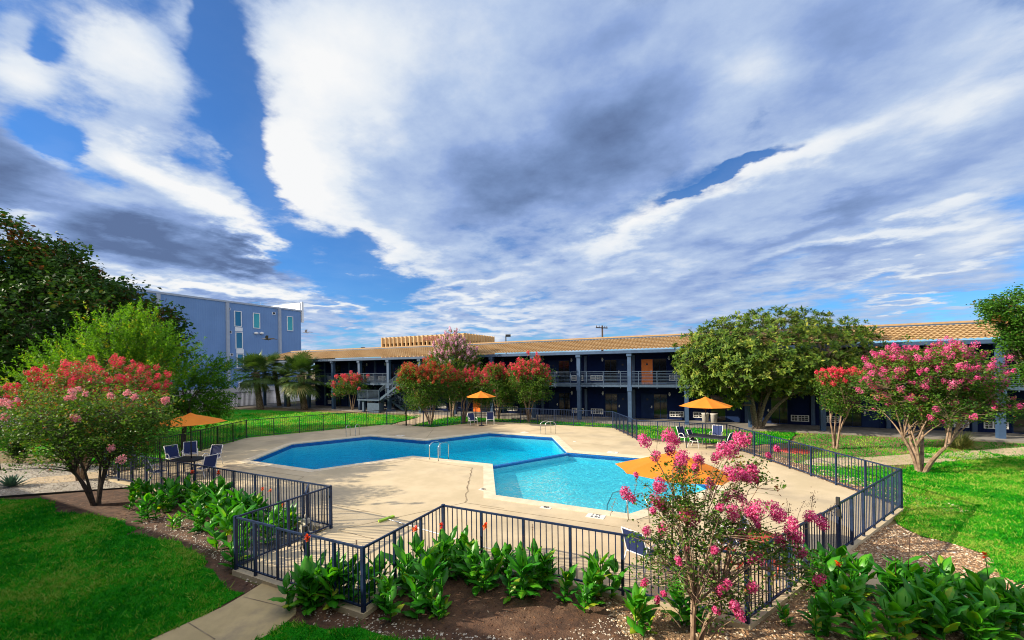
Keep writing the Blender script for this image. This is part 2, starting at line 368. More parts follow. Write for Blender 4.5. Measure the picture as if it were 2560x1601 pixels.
def canvas(m):
    t = NT(m.node_tree); b = m.node_tree.nodes['Principled BSDF']; tr = t.n('ShaderNodeBsdfTranslucent'); tr.inputs[0].default_value = (.95, .30, .02, 1)
    mx = t.n('ShaderNodeMixShader'); mx.inputs[0].default_value = .3; t.link(b.outputs[0], mx.inputs[1]); t.link(tr.outputs[0], mx.inputs[2]); t.link(mx.outputs[0], m.node_tree.nodes['Material Output'].inputs[0])
canvas(MAT['orange'])
MAT['red_coat'] = M('red_coated_metal', (0.42, 0.055, 0.035), (0.34, 0.045, 0.03), 9, 0.45)
MAT['ac_white'] = M('vent_white', (0.72, 0.71, 0.68), (0.60, 0.59, 0.56), 6, 0.5)
MAT['black'] = M('near_black', (0.010, 0.010, 0.012), (0.016, 0.016, 0.018), 6, 0.5)
MAT['door_orange'] = M('orange_door_paint', (0.90, 0.20, 0.010), (0.84, 0.175, 0.009), 2, 0.5)
MAT['bark'] = M('grey_bark', (0.20, 0.155, 0.115), (0.085, 0.06, 0.042), 9, 0.9, 0.6, 30)
MAT['bark_crape'] = M('smooth_bark', (0.29, 0.195, 0.125), (0.14, 0.085, 0.052), 6, 0.75, 0.3, 22)
MAT['bark_dark'] = M('dark_bark', (0.075, 0.050, 0.036), (0.035, 0.023, 0.018), 9, 0.9, 0.5, 30)
MAT['bark_palm'] = M('palm_bark', (0.20, 0.145, 0.09), (0.06, 0.04, 0.025), 10, 0.95, 0.9, 16)
MAT['glass'] = M('dark_glass', (0.006, 0.008, 0.012), (0.010, 0.012, 0.016), 1, 0.08, spec=0.6)
MAT['tile_blue'] = M('blue_pool_tile', (0.012, 0.10, 0.36), (0.02, 0.16, 0.46), 26, 0.25, detail=1)
MAT['plaster'] = M('pool_plaster', (0.42, 0.88, 0.97), (0.36, 0.82, 0.94), 2.0, 0.8)

# ------------------------------------------------------------------ ground, deck, pool
GZ = -0.09
def cz(ox, oy, sc, z=-0.11):
    return lambda x, y: g((ox + x / sc) / 1.0587, (oy + y / sc) / 1.0587, z)
def xy(pts): return [(p[0], p[1]) for p in pts]
def offset(poly, d):
    n = len(poly); out = []
    for i in range(n):
        a, b, c = Vector(poly[i - 1]), Vector(poly[i]), Vector(poly[(i + 1) % n])
        e1 = (b - a).normalized(); e2 = (c - b).normalized()
        n1 = Vector((e1.y, -e1.x)); n2 = Vector((e2.y, -e2.x)); m = n1 + n2
        out.append(tuple(b + m * (2 * d / m.length_squared)))
    return out
def wiggle(poly, step=0.35, amp=0.10, seed=1):
    r = random.Random(seed); out = []; n = len(poly); ph = [r.random() * 6.28 for _ in range(4)]
    for i in range(n):
        a, b = Vector(poly[i]), Vector(poly[(i + 1) % n]); L = (b - a).length
        k = min(40, max(1, int(L / step))); nn = Vector((-(b - a).y, (b - a).x)).normalized() if L > 0 else Vector((0, 0))
        for j in range(k):
            p = a.lerp(b, j / k); u = p.x * 2.1 + p.y * 1.7
            out.append(tuple(p + nn * amp * (0.6 * math.sin(u * 1.9 + ph[0]) + 0.5 * math.sin(u * 4.3 + ph[1]) + r.uniform(-0.6, 0.6))))
    return out
def ccw(p):
    return p if sum(p[i - 1][0] * p[i][1] - p[i][0] * p[i - 1][1] for i in range(len(p))) > 0 else p[::-1]
def sheet(name, poly, z, mat, z0=None, wig=None, seed=1, holes=()):
    p = ccw(poly)
    if wig: p = wiggle(p, 0.3, wig, seed)
    mb = MB(); mb.prism(p, z0, z, holes); return struct(mb.build(name, mat))
HS = 4.77; HH = HS * math.sqrt(3) / 2
HEX = {'deep': (-19.03, 17.20), 'middle': (-11.875, 17.20 + HH), 'wading': (-4.72, 17.20)}
def hexpts(c): return [(c[0] + HS * math.cos(math.radians(60 * k)), c[1] + HS * math.sin(math.radians(60 * k))) for k in range(6)]
h1, h2, h3 = (hexpts(HEX[k]) for k in ('deep', 'middle', 'wading'))
POOL = [h1[4], h1[5], h1[0], h2[5], h3[4], h3[5], h3[0], h3[1], h3[2], h2[1], h2[2], h1[1], h1[2], h1[3]]
RING = dict(A=(-24.15, 8.46), B=(-10.07, 8.46), C=(-10.07, 5.80), D=(-6.05, 5.80), E=(-6.05, 8.42), F=(0.52, 8.42), G=(5.32, 17.0), H=(0.72, 25.95),
            I=(-4.20, 26.15), J=(-6.62, 30.55), K=(-17.20, 30.65), L=(-19.68, 26.15), M=(-24.27, 26.08), N=(-28.87, 17.45))
ring = [RING[k] for k in 'ABCDEFGHIJKLMN']
deck_out = offset(ring, 0.06)
BIG = 650
sheet('ground', [(-BIG, -BIG), (BIG, -BIG), (BIG, BIG), (-BIG, BIG)], GZ - 0.03, MAT['dry'], holes=[offset(POOL, 1.2)[::-1]])
bed_front = xy([g(-200, 1195, -.1), g(358, 1149.5, -.1), g(452, 1174, -.1)]) + [(-10.2, 8.3), (-10.2, 5.7), (-8.4, 5.65), (-6, 5.7), (-5.9, 8.3), (0.6, 8.3), (2.9, 11.9)] + \
    xy([g(2350, 1480, -.1), g(2500, 1700, -.1)]) + [(3.0, 0.6), (-16, 0.6)]
bed = sheet('mulch_bed', bed_front, GZ, MAT['soil'])
sheet('pool_deck', deck_out, 0.0, MAT['deck'], -0.3, holes=[offset(POOL, 0.42)[::-1]])
cop = MB(); cop.prism(offset(POOL, 0.418), -0.05, 0.012, [offset(POOL, -0.03)[::-1]])
struct(cop.build('pool_coping', MAT['coping']))
# basin: tiled waterline, plaster walls, three floors
tile = MB(); wall = MB()
for i in range(len(POOL)):
    a, b = POOL[i], POOL[(i + 1) % len(POOL)]
    tile.add([(*a, -0.04), (*b, -0.04), (*b, -0.27), (*a, -0.27)], [(0, 3, 2, 1)])
    wall.add([(*a, -0.27), (*b, -0.27), (*b, -2.3), (*a, -2.3)], [(0, 3, 2, 1)])
D1, D2, D3 = -2.28, -1.10, -0.50
for hp, z in ((h1, D1), (h2, D2), (h3, D3)): wall.add([(*p, z) for p in hp], [(0, 1, 2, 3, 4, 5)])
wall.add([(*h1[0], D2), (*h1[1], D2), (*h1[1], D1), (*h1[0], D1)], [(0, 1, 2, 3)])
a, b = Vector((*h2[5], 0)), Vector((*h2[0], 0))
e = (b - a).normalized(); nn = Vector((-e.y, e.x, 0))
wall.obox((a + b) / 2 + Vector((0, 0, -0.62)), e * (b - a).length / 2, nn * 0.097, Vector((0, 0, 0.408)))
struct(wall.build('pool_basin', MAT['plaster']))
tile.obox((a + b) / 2 + Vector((0, 0, -0.155)), e * (b - a).length / 2, nn * 0.10, Vector((0, 0, 0.055)))
a2, b2 = Vector((*h1[0], D2 + 0.006)), Vector((*h1[1], D2 + 0.006)); e = (b2 - a2).normalized(); nn = Vector((e.y, -e.x, 0))
tile.add([a2, b2, b2 + nn * 0.16, a2 + nn * 0.16], [(0, 1, 2, 3)])
for p, s_ in ((h1[0], -1), (h1[1], 1)): pass
struct(tile.build('pool_tiles', MAT['tile_blue']))
m, t, b = newmat('pool_water')
t.t.nodes.remove(b)
pos = t.n('ShaderNodeNewGeometry').outputs['Position']
bn = t.n('ShaderNodeBump'); bn.inputs['Strength'].default_value = 1.0; bn.inputs['Distance'].default_value = 0.15
nz = t.m('ADD', t.noise(pos, 2.2, 3, 0.5, 0.6), t.m('MULTIPLY', t.noise(pos, 7.5, 3, 0.55, 0.4), 0.45)); t.link(nz, bn.inputs['Height'])
gl = t.n('ShaderNodeBsdfGlossy'); gl.inputs['Roughness'].default_value = 0.03; t.link(bn.outputs[0], gl.inputs['Normal'])
tr = t.n('ShaderNodeBsdfTransparent'); fr = t.n('ShaderNodeFresnel'); fr.inputs[0].default_value = 1.33; t.link(bn.outputs[0], fr.inputs['Normal'])
mx = t.n('ShaderNodeMixShader'); t.link(t.m('MULTIPLY', t.m('MAXIMUM', t.m('SUBTRACT', fr.outputs[0], 0.15), 0.0), 0.85), mx.inputs[0]); t.link(tr.outputs[0], mx.inputs[1]); t.link(gl.outputs[0], mx.inputs[2])
vo = t.n('ShaderNodeVolumeAbsorption'); vo.inputs[0].default_value = (0.02, 0.925, 0.978, 1); vo.inputs[1].default_value = 0.80
out = m.node_tree.nodes['Material Output']; t.link(mx.outputs[0], out.inputs[0]); t.link(vo.outputs[0], out.inputs[1])
MAT['water'] = m
wm = MB(); wp = offset(POOL, 0.05); wm.prism(wp, -2.6, -0.13)
n = len(wp); wm.f += [tuple(reversed([i + n for i in f])) for f in wm.f[:n - 2]]; wm.sm += [False] * (n - 2)
struct(wm.build('pool_water', MAT['water'], fix=True))
# joints and cracks of the slab
cj = MB()
def joint(p, q, wd=0.022, z=0.004, jag=0.0):
    p, q = Vector((p[0], p[1], z)), Vector((q[0], q[1], z)); L = (q - p).length; k = max(1, int(L / 0.25)) if jag else 1
    e = (q - p) / L; nn = Vector((-e.y, e.x, 0)); pts = [p.lerp(q, i / k) + nn * (random.uniform(-jag, jag) if 0 < i < k else 0) for i in range(k + 1)]
    ws = [wd * random.uniform(0.6, 1.6) if jag else wd for _ in pts]
    for i in range(k):
        cj.add([pts[i] - nn * ws[i] / 2, pts[i + 1] - nn * ws[i + 1] / 2, pts[i + 1] + nn * ws[i + 1] / 2, pts[i] + nn * ws[i] / 2], [(0, 1, 2, 3)])
q6 = cz(560, 1040, 3.454, 0); q7 = cz(1200, 1040, 3.454, 0)
for f_, l in ((q6, [(0, 430, 690, 525, 0), (690, 525, 560, 605, 0), (510, 230, 130, 200, 0), (2145, 450, 2080, 750, .05), (2080, 750, 985, 985, 0), (940, 765, 1360, 850, 0), (2080, 750, 2418, 800, 0),
                    (1310, 140, 1400, 85, 0), (1750, 190, 1810, 110, 0), (2150, 450, 1640, 378, 0), (1600, 380, 1370, 425, 0), (990, 988, 1290, 1062, .02), (940, 830, 1240, 825, 0), (230, 400, 0, 410, 0)]),
              (q7, [(0, 785, 1290, 975, 0), (2230, 700, 2385, 662, 0), (2385, 662, 2600, 690, 0), (860, 235, 1160, 262, 0), (0, 205, 560, 110, 0)])):
    for x0, y0, x1, y1, jg in l: joint(f_(x0, y0), f_(x1, y1), 0.05 if jg > .03 else 0.026, 0.004, jg)
zj = -0.066
for a_, b_ in (((443, 1470), (508, 1510)), ((575, 1410), (697, 1440))): joint(g(*a_, -.07), g(*b_, -.07), 0.02, zj)
struct(cj.build('deck_joints', MAT['joint']))
# lawns, paths and beds
sheet('lawn', xy([g(*p, -.11) for p in [(-260, 1192), (0, 1182), (110, 1181), (140, 1214), (200, 1216), (271, 1226), (326, 1252), (300, 1266), (363, 1271), (426, 1284), (476, 1319), (501, 1349), (521, 1384), (577, 1404), (529, 1435), (357, 1514), (250, 1580), (-100, 1700), (-500, 1500)]]), GZ + .012, MAT['lawn'], wig=0.07, seed=3)
sheet('lawn', xy([g(*p, -.11) for p in [(560, 1568), (595, 1512), (660, 1485), (676, 1474), (729, 1482), (768, 1492), (845, 1490), (902, 1503), (960, 1514), (1060, 1522), (1150, 1560), (900, 1660)]]), GZ + .016, MAT['lawn'], wig=0.05, seed=5)
q5 = cz(1920, 1100, 3.017)
right_lawn = xy([q5(*p) for p in [(1008, 420), (1022, 290), (1020, 225), (1100, 195), (1330, 172), (1931, 130), (2500, 95), (3000, 900), (2300, 1190), (1931, 1110), (1760, 1040), (1720, 930), (1620, 870), (1480, 815), (1330, 775), (1150, 735), (1060, 690), (960, 640), (985, 550)]])
sheet('lawn', right_lawn, GZ + .012, MAT['lawn'], wig=0.10, seed=8)
grv_r = xy([q5(*p) for p in [(960, 640), (1060, 690), (1150, 735), (1330, 775), (1480, 815), (1620, 870), (1720, 930), (1760, 1040), (1931, 1110), (2300, 1190), (2300, 1440), (1930, 1290), (1760, 1240), (1500, 1150), (1300, 1080), (1000, 1010), (850, 980), (720, 880), (590, 840), (640, 790), (800, 680)]])
sheet('gravel_bed', grv_r, GZ + .006, MAT['pebble_bed'], wig=0.05, seed=9)
swalk = xy([q5(*p) for p in [(505, 915), (590, 840), (720, 880), (850, 980), (1000, 1010), (1300, 1080), (1500, 1150), (1760, 1240), (1930, 1290), (2300, 1440), (2300, 1590), (1930, 1415), (1700, 1330), (1400, 1250), (1100, 1180), (900, 1140), (760, 1110), (650, 1040)]])
sheet('sidewalk', swalk, -0.066, MAT['sidewalk'], GZ - .1)
peb = xy([g(*p, -.11) for p in [(1375, 1378), (1480, 1406), (1600, 1446), (1765, 1494), (1850, 1420), (1960, 1345), (2060, 1372), (2120, 1425), (2300, 1490), (2420, 1640), (2200, 1800), (1720, 1720), (1560, 1560), (1470, 1500), (1430, 1440)]])
sheet('pebble_bed', peb, GZ + .004, MAT['pebble_bed'], wig=0.08, seed=11)
sheet('path', xy([g(*p, -.09) for p in [(628, 1374), (702, 1396), (699, 1451), (661, 1484), (616, 1510), (545, 1580), (420, 1760), (180, 1700), (357, 1513), (529, 1434), (577, 1406)]]), -0.070, MAT['path'], GZ - .1)
q2 = cz(2160, 980, 6.045)
sheet('sidewalk', xy([q2(*p) for p in [(-700, 1010), (50, 1000), (700, 952), (1200, 932), (1600, 900), (2418, 845), (3600, 760), (3600, 900), (2418, 985), (1500, 1042), (1100, 1082), (600, 1112), (250, 1124), (-200, 1150), (-700, 1128), (-1000, 1075)]]), -0.070, MAT['sidewalk'], GZ - .1)
sheet('lawn', [(-22.2, 26.7), (-19.95, 26.75), (-17.4, 31.1), (-6.4, 31.1), (-3.9, 27.5), (1.5, 27.0), (4.0, 29.0), (5.0, 32.9), (-22.4, 32.9)], GZ + .012, MAT['lawn'], wig=0.12, seed=13)
sheet('lawn', [(5.6, 17.4), (7.8, 15.2), (11.5, 18.0), (8.5, 22.5), (3.4, 23.6)], GZ + .010, MAT['lawn'], wig=0.35, seed=14)
sheet('lawn', [(9, 27), (15, 24), (26, 21.5), (27, 24.5), (18, 28), (10, 29.5)], GZ + .010, MAT['lawn'], wig=0.5, seed=15)
strip = [(-6.75, 30.75), (-4.35, 26.3), (0.8, 26.1), (5.45, 17.1), (7.6, 17.6), (3.6, 23.5), (1.6, 27.2), (-3.6, 27.7), (-5.9, 31.2)]
sheet('gravel_bed', strip, GZ + .006, MAT['pebble_bed'], wig=0.08, seed=16)
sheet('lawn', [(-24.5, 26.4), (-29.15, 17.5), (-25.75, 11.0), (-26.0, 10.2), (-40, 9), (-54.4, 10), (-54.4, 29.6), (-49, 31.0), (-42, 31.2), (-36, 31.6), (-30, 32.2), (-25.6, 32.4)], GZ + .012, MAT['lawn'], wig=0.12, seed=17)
sheet('path', [(-24.15, 26.25), (-22.25, 26.25), (-22.5, 33.6), (-28.5, 33.6), (-28.0, 32.4), (-25.2, 31.4)], -0.070, MAT['sidewalk'], GZ - .1)
sheet('path', [(-54.9, 14), (-53.8, 14), (-52.6, 33.6), (-54.9, 33.6)], -0.070, MAT['sidewalk'], GZ - .1)
grv_l = xy([g(*p, -.11) for p in [(-300, 1196), (0, 1175), (358, 1150), (452, 1174), (268, 1124), (268, 1105), (130, 1094), (0, 1097), (-300, 1102)]])
sheet('gravel_bed', grv_l, GZ + .020, MAT['gravel_bed'], wig=0.03, seed=18)
sheet('path', xy([g(*p, -.1) for p in [(45, 1146), (75, 1131), (180, 1122), (265, 1111), (266, 1127), (200, 1137), (110, 1144)]]), GZ + .028, MAT['sidewalk'], wig=0.02)
edg = MB(); pa, pb = g(-300, 1197, -.1), g(360, 1150.5, -.1); edg.bar((pa.x, pa.y, -.09), (pb.x, pb.y, -.09), 0.03, 0.12)
tag(edg.build('lawn_edging', MAT['black']), 'black edging strip between the pale gravel bed and the front lawn', 'edging')
# walkway slab of the motel and the parking lot behind the iron fence
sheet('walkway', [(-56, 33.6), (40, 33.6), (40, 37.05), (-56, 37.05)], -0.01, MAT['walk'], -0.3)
lot = MB(); lot.add([(-56.0, -30, GZ + .02), (-56.0, 90, GZ + .02), (-70.1, 90, 1.05), (-70.1, -30, 1.05)], [(0, 1, 2, 3)]); struct(lot.build('parking_lot', MAT['lot']))

# ------------------------------------------------------------------ loose stones, chips and grass (nobody could count them)
def inpoly(P, poly):
    x, y = P[:, 0], P[:, 1]; ins = np.zeros(len(P), bool); n = len(poly)
    for i in range(n):
        x1, y1 = poly[i - 1]; x2, y2 = poly[i]
        c = ((y1 > y) != (y2 > y)) & (x < (x2 - x1) * (y - y1) / (y2 - y1 + 1e-12) + x1); ins ^= c
    return ins
def scatter(poly, n, near=None):
    P = np.array(poly); lo, hi = P.min(0), P.max(0); out = np.zeros((0, 2))
    while len(out) < n:
        q = RNG.uniform(lo, hi, (n * 4, 2)); q = q[inpoly(q, poly)]
        d = -q[:, 0] * math.sin(YAW) + q[:, 1] * math.cos(YAW); lx = q[:, 0] * math.cos(YAW) + q[:, 1] * math.sin(YAW)
        keep = (d > 2.5) & (np.abs(lx) < d * 1.55) & (d < 45)
        if near: keep &= RNG.random(len(q)) < np.minimum(1, (near / np.maximum(d, 0.1)) ** 2)
        q = q[keep]
        out = np.vstack([out, q])
        if len(q) == 0: break
    return out[:n]
def depth_np(q): return -q[:, 0] * math.sin(YAW) + q[:, 1] * math.cos(YAW)
def stones(name, poly, n, smin, smax, mat, z, label, cat, near=7, flat=0.6, long=1.3):
    c = scatter(poly, n, near); N = len(c); s = RNG.uniform(smin, smax, N) * (0.6 + 0.8 * RNG.random(N) ** 3)
    ang = RNG.uniform(0, 6.28, N); tri = []
    base = np.array([[1, 0, 0], [0, 1, 0], [-1, 0, 0], [0, -1, 0], [0, 0, 1.0], [0, 0, -1.0]]); F = [(0, 1, 4), (1, 2, 4), (2, 3, 4), (3, 0, 4)]
    V = np.repeat(base[None], N, 0) * (1 + RNG.uniform(-.3, .3, (N, 6, 3)))
    V[:, :, 0] *= long; V[:, :, 2] *= flat
    ca, sa = np.cos(ang)[:, None], np.sin(ang)[:, None]
    X = V[:, :, 0] * ca - V[:, :, 1] * sa; Y = V[:, :, 0] * sa + V[:, :, 1] * ca
    W = np.stack([X * s[:, None] + c[:, 0:1], Y * s[:, None] + c[:, 1:2], V[:, :, 2] * s[:, None] + z], 2)
    P = np.concatenate([W[:, list(f), :] for f in F]); r = np.tile(RNG.random(N), 4)
    tag(soup(name, P, mat, rnd=r), label, cat, kind='stuff')
stones('pebbles', peb, 9000, 0.012, 0.030, MAT['stone'], GZ + .008, 'tan and brown pebbles around the corner of the pool fence', 'pebbles', 6)
stones('pebbles', grv_r, 6000, 0.014, 0.034, MAT['stone'], GZ + .010, 'pebbles between the right sidewalk and the right lawn', 'pebbles', 9)
stones('pebbles', strip, 2500, 0.02, 0.05, MAT['stone'], GZ + .010, 'pebbles along the outside of the back fence', 'pebbles', 16)
stones('gravel', grv_l, 9000, 0.015, 0.036, MAT['palestone'], GZ + .024, 'pale gravel beside the left path and agave', 'gravel', 12)
stones('wood_chips', bed_front, 13000, 0.008, 0.022, MAT['chips'], GZ + .003, 'brown wood chips on the mulch bed around the cannas', 'wood chips', 6, 0.35, 2.2)
scr = xy([g(*p, -.11) for p in [(700, 1455), (760, 1440), (900, 1450), (1000, 1490), (1300, 1512), (1500, 1430), (1500, 1560), (1000, 1530), (800, 1480)]])
stones('pebbles', scr, 700, 0.010, 0.026, MAT['palestone'], GZ + .004, 'scattered pale pebbles on the mulch near the path', 'pebbles', 6)
scl = xy([g(*p, -.11) for p in [(330, 1258), (430, 1275), (520, 1330), (600, 1390), (640, 1370), (560, 1290), (440, 1225), (330, 1200)]])
stones('pebbles', scl, 900, 0.012, 0.03, MAT['palestone'], GZ + .004, 'scattered pale pebbles on the mulch left of the path', 'pebbles', 9)
def grass(poly, n, h, near, label, z=GZ + .010, sunlit_tone=0.0):
    c = scatter(poly, n, near)
    k0 = scatter(poly, n // 60, near); tf = np.repeat(k0, 16, 0) + RNG.normal(0, .045, (len(k0) * 16, 2)) * np.maximum(1, (np.repeat(depth_np(k0), 16) / 9)[:, None]); nb = len(c)
    c = np.vstack([c, tf]); N = len(c); ang = RNG.uniform(0, 6.28, N)
    d = -c[:, 0] * math.sin(YAW) + c[:, 1] * math.cos(YAW)
    k = np.maximum(1, d / 9.0); hh = h * RNG.uniform(0.5, 1.25, N) * k ** 0.4; hh[nb:] *= 1.7; wd = 0.006 * k * RNG.uniform(.7, 1.6, N); wd[nb:] *= 1.8; ln = RNG.normal(0, 0.7, (N, 2)) * hh[:, None]
    b0 = np.stack([c[:, 0] - np.cos(ang) * wd, c[:, 1] - np.sin(ang) * wd, np.full(N, z)], 1); b1 = np.stack([c[:, 0] + np.cos(ang) * wd, c[:, 1] + np.sin(ang) * wd, np.full(N, z)], 1)
    tp = np.stack([c[:, 0] + ln[:, 0], c[:, 1] + ln[:, 1], z + hh], 1)
    tcol = np.zeros(N); tcol[nb:] = np.repeat(RNG.choice([-.3, .25, .4], len(k0)), 16)
    u = tcol + sunlit_tone + np.sin(c[:, 0] * 1.3 + 1.1 * np.sin(c[:, 1] * .9)) * .2 + np.sin(c[:, 1] * 2.3 + c[:, 0]) * .15
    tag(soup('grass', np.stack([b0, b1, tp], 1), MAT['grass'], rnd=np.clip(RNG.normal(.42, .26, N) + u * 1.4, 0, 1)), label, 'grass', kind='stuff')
lawns = [o for o in COL.objects if o.name.split('.')[0] == 'lawn']
def poly_of(o): return [(v.co.x, v.co.y) for v in o.data.vertices]
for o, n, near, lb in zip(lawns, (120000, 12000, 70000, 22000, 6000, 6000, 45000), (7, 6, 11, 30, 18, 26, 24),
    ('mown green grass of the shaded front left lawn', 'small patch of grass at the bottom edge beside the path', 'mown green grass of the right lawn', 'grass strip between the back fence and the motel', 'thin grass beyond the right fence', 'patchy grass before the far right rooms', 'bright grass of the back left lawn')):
    grass(poly_of(o), n, 0.045, near, lb, sunlit_tone=.30 if 'back left' in lb else .12 if 'right lawn' in lb else 0.0)  # back left and right lawns: sunlit yellow put into the blade colour

drypoly = [(6.5, 20), (9.5, 17.5), (17, 18.5), (32, 17.5), (32, 33.2), (5.2, 33.2), (4.2, 28.5), (3.4, 25)]
c = scatter(drypoly, 16000, 22); ang = RNG.uniform(0, 6.28, len(c)); hh = RNG.uniform(.03, .08, len(c)); dx, dy = np.cos(ang) * .02, np.sin(ang) * .02; lean = RNG.normal(0, .04, (len(c), 2)); zz = np.full(len(c), GZ - .03)
tag(soup('grass', np.stack([np.stack([c[:, 0] - dx, c[:, 1] - dy, zz], 1), np.stack([c[:, 0] + dx, c[:, 1] + dy, zz], 1), np.stack([c[:, 0] + lean[:, 0], c[:, 1] + lean[:, 1], zz + .03 + hh], 1)], 1), MAT['grass'], rnd=np.clip(.5 + .45 * np.sin(c[:, 0] * 1.7 + 1.3 * np.sin(c[:, 1] * 1.1)) + RNG.normal(0, .2, len(c)), 0, 1)), 'thin dry grass under the trees before the right rooms', 'grass', kind='stuff')

# ------------------------------------------------------------------ fences and gates
FH = 1.24
def fence(label, p, q, bay=1.12, end_post=False, start_post=True, name='pool_fence', mat=None, H=FH, pick=0.135, pw_=0.018, post=0.055, group='runs of the pool fence', z=0.0, spear=0.0, trim=0.03):
    mat = mat or MAT['fence']; p, q = Vector((*p, z)), Vector((*q, z)); L = (q - p).length; e = (q - p) / L; nn = Vector((-e.y, e.x, 0)); up = Vector((0, 0, 1))
    root = thing(name, label, 'fence', p, 0, group)
    k = max(1, round(L / bay)); s0 = trim; s1 = L - trim
    for nm, zz, hh in (('top_rail', H - spear - .02, .02), ('bottom_rail', 0.10, .016)):
        MB().obox(p + e * (s0 + s1) / 2 + up * zz, e * (s1 - s0) / 2, nn * 0.020, up * hh).build(nm, mat, root)
    for i in range(k + 1):
        if (i == k and not end_post) or (i == 0 and not start_post): continue
        big = 1.25 if i in (0, k) else 1.0
        hp = H + (.012 if i in (0, k) else -.042 if not spear else 0.0)
        b = MB(); b.obox(p + e * (L * i / k) + up * (hp / 2 - .03), e * post / 2 * big, nn * post / 2 * big, up * (hp / 2 + .03)); b.build('post', mat, root)
    for i in range(k):
        b = MB(); a0, a1 = L * i / k, L * (i + 1) / k; m = max(2, round((a1 - a0) / pick))
        for j in range(1, m):
            b.obox(p + e * (a0 + (a1 - a0) * j / m) + up * ((0.10 + H) / 2 - (.022 if not spear else 0)), e * pw_ / 2, nn * pw_ / 2, up * ((H - 0.14) / 2 if not spear else (H - .1) / 2))
        b.build('picket_panel', mat, root)
    return root
def gate(label, p, q, mat=None, H=FH, latch_at_end=True, drop=True):
    mat = mat or MAT['fence']; p, q = Vector((*p, 0)), Vector((*q, 0)); L = (q - p).length; e = (q - p) / L; nn = Vector((-e.y, e.x, 0)); up = Vector((0, 0, 1))
    root = thing('pool_gate', label, 'gate', p, 0, 'gates in the pool fence')
    fr = MB()
    for a in (.05, L - .05): fr.obox(p + e * a + up * (H / 2 + .03), e * .02, nn * .022, up * (H / 2 - .05))
    for zz in (.10, H - .04): fr.obox(p + e * L / 2 + up * zz, e * (L / 2 - .075), nn * .018, up * .018)
    fr.build('frame', mat, root)
    b = MB(); m = round(L / .12)
    for j in range(1, m): b.obox(p + e * (.07 + (L - .14) * j / m) + up * (H / 2 + .03), e * .008, nn * .008, up * (H / 2 - .10))
    b.build('picket_panel', mat, root)
    lt = MB(); c = p + e * (L - .05 if latch_at_end else .05)
    lt.obox(c + up * (H + .05), e * .035, nn * .034, up * .10); lt.obox(c + up * (H - .22), e * .025, nn * .045, up * .09); lt.tube([c + up * (H - .2) - nn * .06, c + up * (H - .28) - nn * .09 - e * .05, c + up * (H - .36) - nn * .06], .009, 6)
    lt.build('latch', MAT['black'], root)
    pst = MB(); pst.obox(q + up * (H / 2 + .02), e * .04, nn * .04, up * (H / 2 + .02)); pst.build('post', mat, root)
    return root
def lerp2(a, b, k): return (a[0] + (b[0] - a[0]) * k, a[1] + (b[1] - a[1]) * k)
R_ = RING
fence('long left front run of the pool fence beside the canna bed and the left chairs', R_['A'], R_['B'], 1.17)
fence('short left side of the notch in the front pool fence, ending at the white pump', R_['B'], R_['C'], 1.3)
fence('short pool fence piece between the notch corner and the hinges of the front gate', R_['C'], (-8.62, 5.8), 0.75)
gate('front left pool gate with black latch where the concrete path arrives', (-8.62, 5.8), (-7.62, 5.8))
fence('pool fence piece between the front gate latch and the nearest corner post', (-7.60, 5.8), R_['D'], 0.8, start_post=False)
fence('right side of the notch in the front pool fence, right of the nearest corner', R_['D'], R_['E'], 0.88)
fence('long front run of the pool fence behind the cannas and the foreground crape myrtle', R_['E'], R_['F'], 1.09)
gk0, gk1 = 0.352, 0.458
fence('pool fence piece beside the red picnic table, ending at the right gate', R_['F'], lerp2(R_['F'], R_['G'], gk0), 0.86)
gate('right pool gate with tall black latch at the end of the right sidewalk', lerp2(R_['F'], R_['G'], gk0), lerp2(R_['F'], R_['G'], gk1))
fence('right pool fence run from the gate to the far right corner by the lawn', lerp2(R_['F'], R_['G'], gk1), R_['G'], 0.9, start_post=False)
fence('long blue pool fence run on the right, heading back towards the round leafy tree', R_['G'], R_['H'], 1.2)
fence('back pool fence run behind the right table and blue chairs', R_['H'], R_['I'], 1.2)
fence('short slanting back run of the pool fence left of the right table', R_['I'], R_['J'], 0.85)
fence('back pool fence run before the red crape myrtles and motel lawn', R_['J'], R_['K'], 1.5)
fence('short slanting back run of the pool fence behind the two chairs and crape trunks', R_['K'], R_['L'], 1.3)
fence('back pool fence piece right of the back gate before the red crape myrtle', (-22.22, 26.12), R_['L'], 0.9, start_post=False)
gate('back pool gate on the tan path to the stair', (-23.25, 26.1), (-22.25, 26.1), mat=MAT['fence_black'])
fence('narrow pool fence piece left of the back gate', R_['M'], (-23.27, 26.1), 1.1)
fence('long dark pool fence run along the bright back left lawn', R_['N'], R_['M'], 1.62, mat=MAT['fence_black'])
fence('left pool fence run behind the shaded table set', R_['N'], R_['A'], 1.4, mat=MAT['fence_black'], start_post=False)
fence('short angled pool fence panel beside the white pump', (-10.92, 8.40), (-10.15, 7.70), 1.2, start_post=False)
fence('tall black iron fence along the parking lot by the palms', (-55.2, 8), (-55.2, 37.2), 2.4, name='iron_fence', mat=MAT['fence_black'], H=2.0, pick=0.16, pw_=0.042, post=0.07, group='iron fence panels', z=-0.1, spear=0.12)

